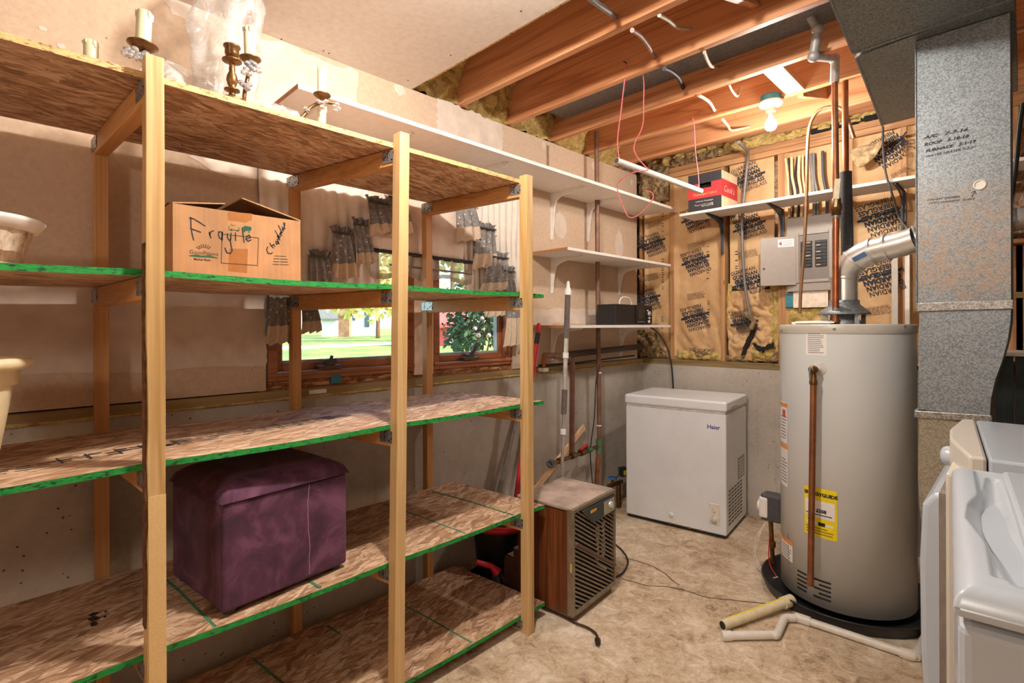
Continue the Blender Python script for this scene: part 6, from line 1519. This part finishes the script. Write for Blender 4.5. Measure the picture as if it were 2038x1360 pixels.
# ------------------------------------------------------------------ bare bulb
bl = Vector((-1.03, 3.16, ZJ)); bl = at(1534,208,'z',ZJ-.03); bl.z = ZJ
bf = thing('ceiling_bulb', (bl.x, bl.y, ZJ-.16), 'lit bare bulb in a white porcelain holder under the joists', 'lamp')
build(MB().lathe([(.052,-.0),(.052,-.03),(.048,-.034),(0,-.034)], (bl.x, bl.y, ZJ+.016), 24), 'junction_box', TEAL, bf)
build(MB().lathe([(.060,-.018),(.062,-.024),(.056,-.036),(.036,-.042),(.028,-.060),(.024,-.075),(0,-.075)], bl, 32), 'holder', PORC, bf)
build(MB().lathe([(.015,-.074),(.014,-.100),(.012,-.104)], bl, 16), 'socket_neck', PORC, bf)
build(MB().lathe([(.012,-.100),(.016,-.108),(.027,-.124),(.031,-.140),(.029,-.156),(.020,-.168),(.008,-.173),(0,-.174)], bl, 24), 'bulb', BULB, bf)
BPOS = bl + Vector((0,0,-.20))
bpy.data.objects['bulb_light'].location = BPOS

# ------------------------------------------------------------------ plastic rod slung on pink string
ra_ = at(1227,320,'y',2.27); rb2 = at(1395,381,'y',3.03)
rod = thing('hanging_rod', (ra_+rb2)/2, 'white plastic pipe slung from the joists on pink string', 'rod')
build(MB().tube([ra_, rb2], .0165, 16), 'pipe', PVC, rod); dn_ = (rb2-ra_).normalized()
build(MB().lathe([(.0145,0),(.0145,.001)], ra_-dn_*.0004, 16, ax=-dn_), 'open_end', DARKGREY, rod)
K1 = at(1247,128,'y',2.222); K1.y = 2.215
s1 = [K1, at(1243,160,'y',2.235), at(1236,220,'y',2.25), at(1229,280,'y',2.265), ra_+dn_*.02+Vector((0,0,.016))]
build(MB().tube(bez(s1, 6), .0032, 6), 'string', PINK, rod)
K2 = at(1381,240,'y',3.012); K2.y = 3.004
build(MB().tube(bez([K2-Vector((.09,0,-.012)), K2-Vector((.04,0,-.012)), K2, at(1384,300,'y',3.02), at(1390,350,'y',3.03), rb2-dn_*.02+Vector((0,0,.016))], 6), .0032, 6), 'string', PINK, rod)
lpx = ((1247,140),(1245,126),(1258,121),(1274,132),(1281,160),(1281,200),(1279,250),(1262,290),(1268,312),(1283,330),(1290,338),(1275,341),(1258,344),(1240,354),(1229,368),(1232,390),(1246,425),(1254,433),(1268,430),(1288,412),(1300,393),(1296,383),(1286,380))
build(MB().tube(bez([at(px,py,'y',2.235+.012*i) for i, (px,py) in enumerate(lpx)], 5), .0030, 6), 'pink_string', PINK, None, 'long pink string looping down from the second joist past the slung pipe', 'string')
nl = MB().tube([K1+Vector((0,.01,.006)), K1+Vector((0,-.02,.004))], .003, 6); build(nl, 'nail', DARKGREY, rod)

# ------------------------------------------------------------------ wine carton on the end shelf
yc_ = 3.50; ca = at(1370,412,'y',yc_); cb_ = at(1436,400,'y',yc_); zc0 = bsz+.018; zc1 = at(1432,338,'y',yc_).z
cw = cb_.x-ca.x; zc0 = bsz+.019
ct_ = thing('wine_carton', ((ca.x+cb_.x)/2, yc_+.13, zc0), 'red and black wine carton with a hand hole on the end wall shelf', 'box')
x0_, x1_ = ca.x, cb_.x; y0_, y1_ = yc_, yc_+.27; Hc_ = zc1-zc0
PALEC = cardboard('pale_carton', (232,206,166)); m = MB(); w_ = .004
m.box(x0_, x1_, y0_, y0_+w_, zc0, zc0+Hc_*.60).box(x0_, x0_+(x1_-x0_)*.30, y0_, y0_+w_, zc0+Hc_*.60, zc0+Hc_*.74).box(x0_+(x1_-x0_)*.70, x1_, y0_, y0_+w_, zc0+Hc_*.60, zc0+Hc_*.74).box(x0_, x1_, y0_, y0_+w_, zc0+Hc_*.74, zc1)
m.box(x0_, x0_+w_, y0_+w_, y1_, zc0, zc1).box(x1_-w_, x1_, y0_+w_, y1_, zc0, zc1).box(x0_+w_, x1_-w_, y1_-w_, y1_, zc0, zc1).box(x0_+w_, x1_-w_, y0_+w_, y1_-w_, zc0, zc0+w_)
cbdy = build(m, 'carton_body', PALEC, ct_)
build(MB().box(x0_, x1_, y0_, y1_, zc1, zc1+.003), 'top_flap', CARDIN, ct_)
CR = plain('carton_red', (206,58,62), .5, var=.04); CK = plain('carton_black', (52,52,56), .5, var=.08)
e_ = .0006; xa3, xb3 = x0_+(x1_-x0_)*.30, x0_+(x1_-x0_)*.70
bands = MB(); bands.box(x0_, x1_, y0_-e_, y0_, zc0+Hc_*.34, zc0+Hc_*.60).box(x0_, xa3, y0_-e_, y0_, zc0+Hc_*.60, zc0+Hc_*.74).box(xb3, x1_, y0_-e_, y0_, zc0+Hc_*.60, zc0+Hc_*.74); build(bands, 'red_band', CR, cbdy)
build(MB().box(x1_, x1_+e_, y0_, y1_, zc0+Hc_*.33, zc0+Hc_*.78), 'red_band', CR, cbdy)
build(MB().box(x0_, x1_, y0_-e_, y0_, zc0, zc0+Hc_*.34).box(x0_, x1_, y0_-e_, y0_, zc0+Hc_*.74, zc1), 'black_band', CK, cbdy)
build(MB().box(xa3-.0, xb3, y0_+.05, y0_+.052, zc0+Hc_*.58, zc0+Hc_*.76), 'hand_hole_shade', BLACKP, cbdy)  # black panel set inside to stand in for the shade behind the opening
m = text_mb(MB(), 'Champagne Cellars', .022, (x0_+.035, y0_-.0014, zc0+Hc_*.42), (1,0,0), (0,0,1)); build(m, 'lettering', plain('gold_print', (236,190,110), .5), cbdy)
m = text_mb(MB(), 'California Champagne', .014, (x0_+.055, y0_-.0014, zc0+Hc_*.24), (1,0,0), (0,0,1)); build(m, 'lettering', PAPER, cbdy)
mm_ = MB(); rnd = random.Random(6)
for k in range(2): stroke(mm_, [(x0_+.05+.006*j+.05*k, y0_-.0014, zc0+Hc_*(.16-.04*k)+.003*rnd.uniform(-1,1)) for j in range(22-8*k)], .007, (0,-1,0))
build(mm_, 'small_print', PAPER, cbdy)
m = text_mb(MB(), "Cook's", .062, (x1_+.0014, y0_+.035, zc0+Hc_*.46), (0,1,0), (0,0,1), shear=.3); build(m, 'lettering', plain('pale_pink_print', (244,196,184), .5), cbdy)

# ------------------------------------------------------------------ what shows past the duct at the picture edge
bkx = bez([at(2036,205,'y',2.95), at(2028,260,'y',2.96), at(2022,330,'y',2.97), at(2014,385,'y',2.98), at(2009,420,'y',2.98)], 6)
build(MB().tube(bkx, .008, 8), 'black_cable', CABK, None, 'black cable hanging beside the upright duct past its far edge', 'cable')
fs = thing('stud_frame', (.1, YB-.1, 1.2), 'bare wooden stud frame behind the upright duct', 'frame')
for px in (2017,): x = at(px, 260, 'y', YB-.06).x; build(MB().box(x-.045, x+.02, YB-.08, YB-.008, bsz+.02, 2.52), 'stud', wood('stud','z'), fs)
build(MB().box(-.25, .9, YB-.09, YB-.008, 2.47, 2.53), 'header', wood('stud','x'), fs)
pv = thing('horizontal_duct_pipe', (.2, YB-.20, 1.9), 'grey ribbed pipe lying along the wall behind the upright duct', 'pipe')
zz = at(2025,437,'y',YB-.2).z; build(MB().tube([(-.3, YB-.2, zz), (1.0, YB-.2, zz)], .055, 20), 'pipe_run', GREYPIPE, pv)
for k in range(3): build(MB().tube([(-.05+.1*k, YB-.2, zz), (-.04+.1*k, YB-.2, zz)], .06, 20), 'rib', GALV, pv)
cb2 = thing('utility_bench', (.3, YB-.25, 0), 'dark blue green bench front with a pale ledge behind the dryer', 'bench')
zl = at(2010,701,'y',3.30).z; DKB = plain('dark_teal_boards', (42,54,54), .7, var=.3, scale=6)
build(MB().box(-.3, 1.6, 3.30, YB-.01, zl-.02, zl), 'ledge', plain('ledge_grey', (182,172,160), .5), cb2, bevel=.003)
for k in range(7): build(MB().box(-.3+.26*k, -.3+.26*k+.254, 3.34, 3.36, .0, zl-.02), 'front_board', DKB, cb2, bevel=.002)
for px, w_ in ((2019,.03),(2034,.02)):
    x = at(px, 620, 'y', 3.6).x; build(MB().box(x-w_, x+w_, 3.58, 3.62, zl, 1.74), 'upright', wood('stud','z'), cb2)
build(MB().box(-.2, 1.4, 3.575, 3.625, at(2020,588,'y',3.6).z-.015, at(2020,588,'y',3.6).z+.015), 'rail', wood('sill','x'), cb2)
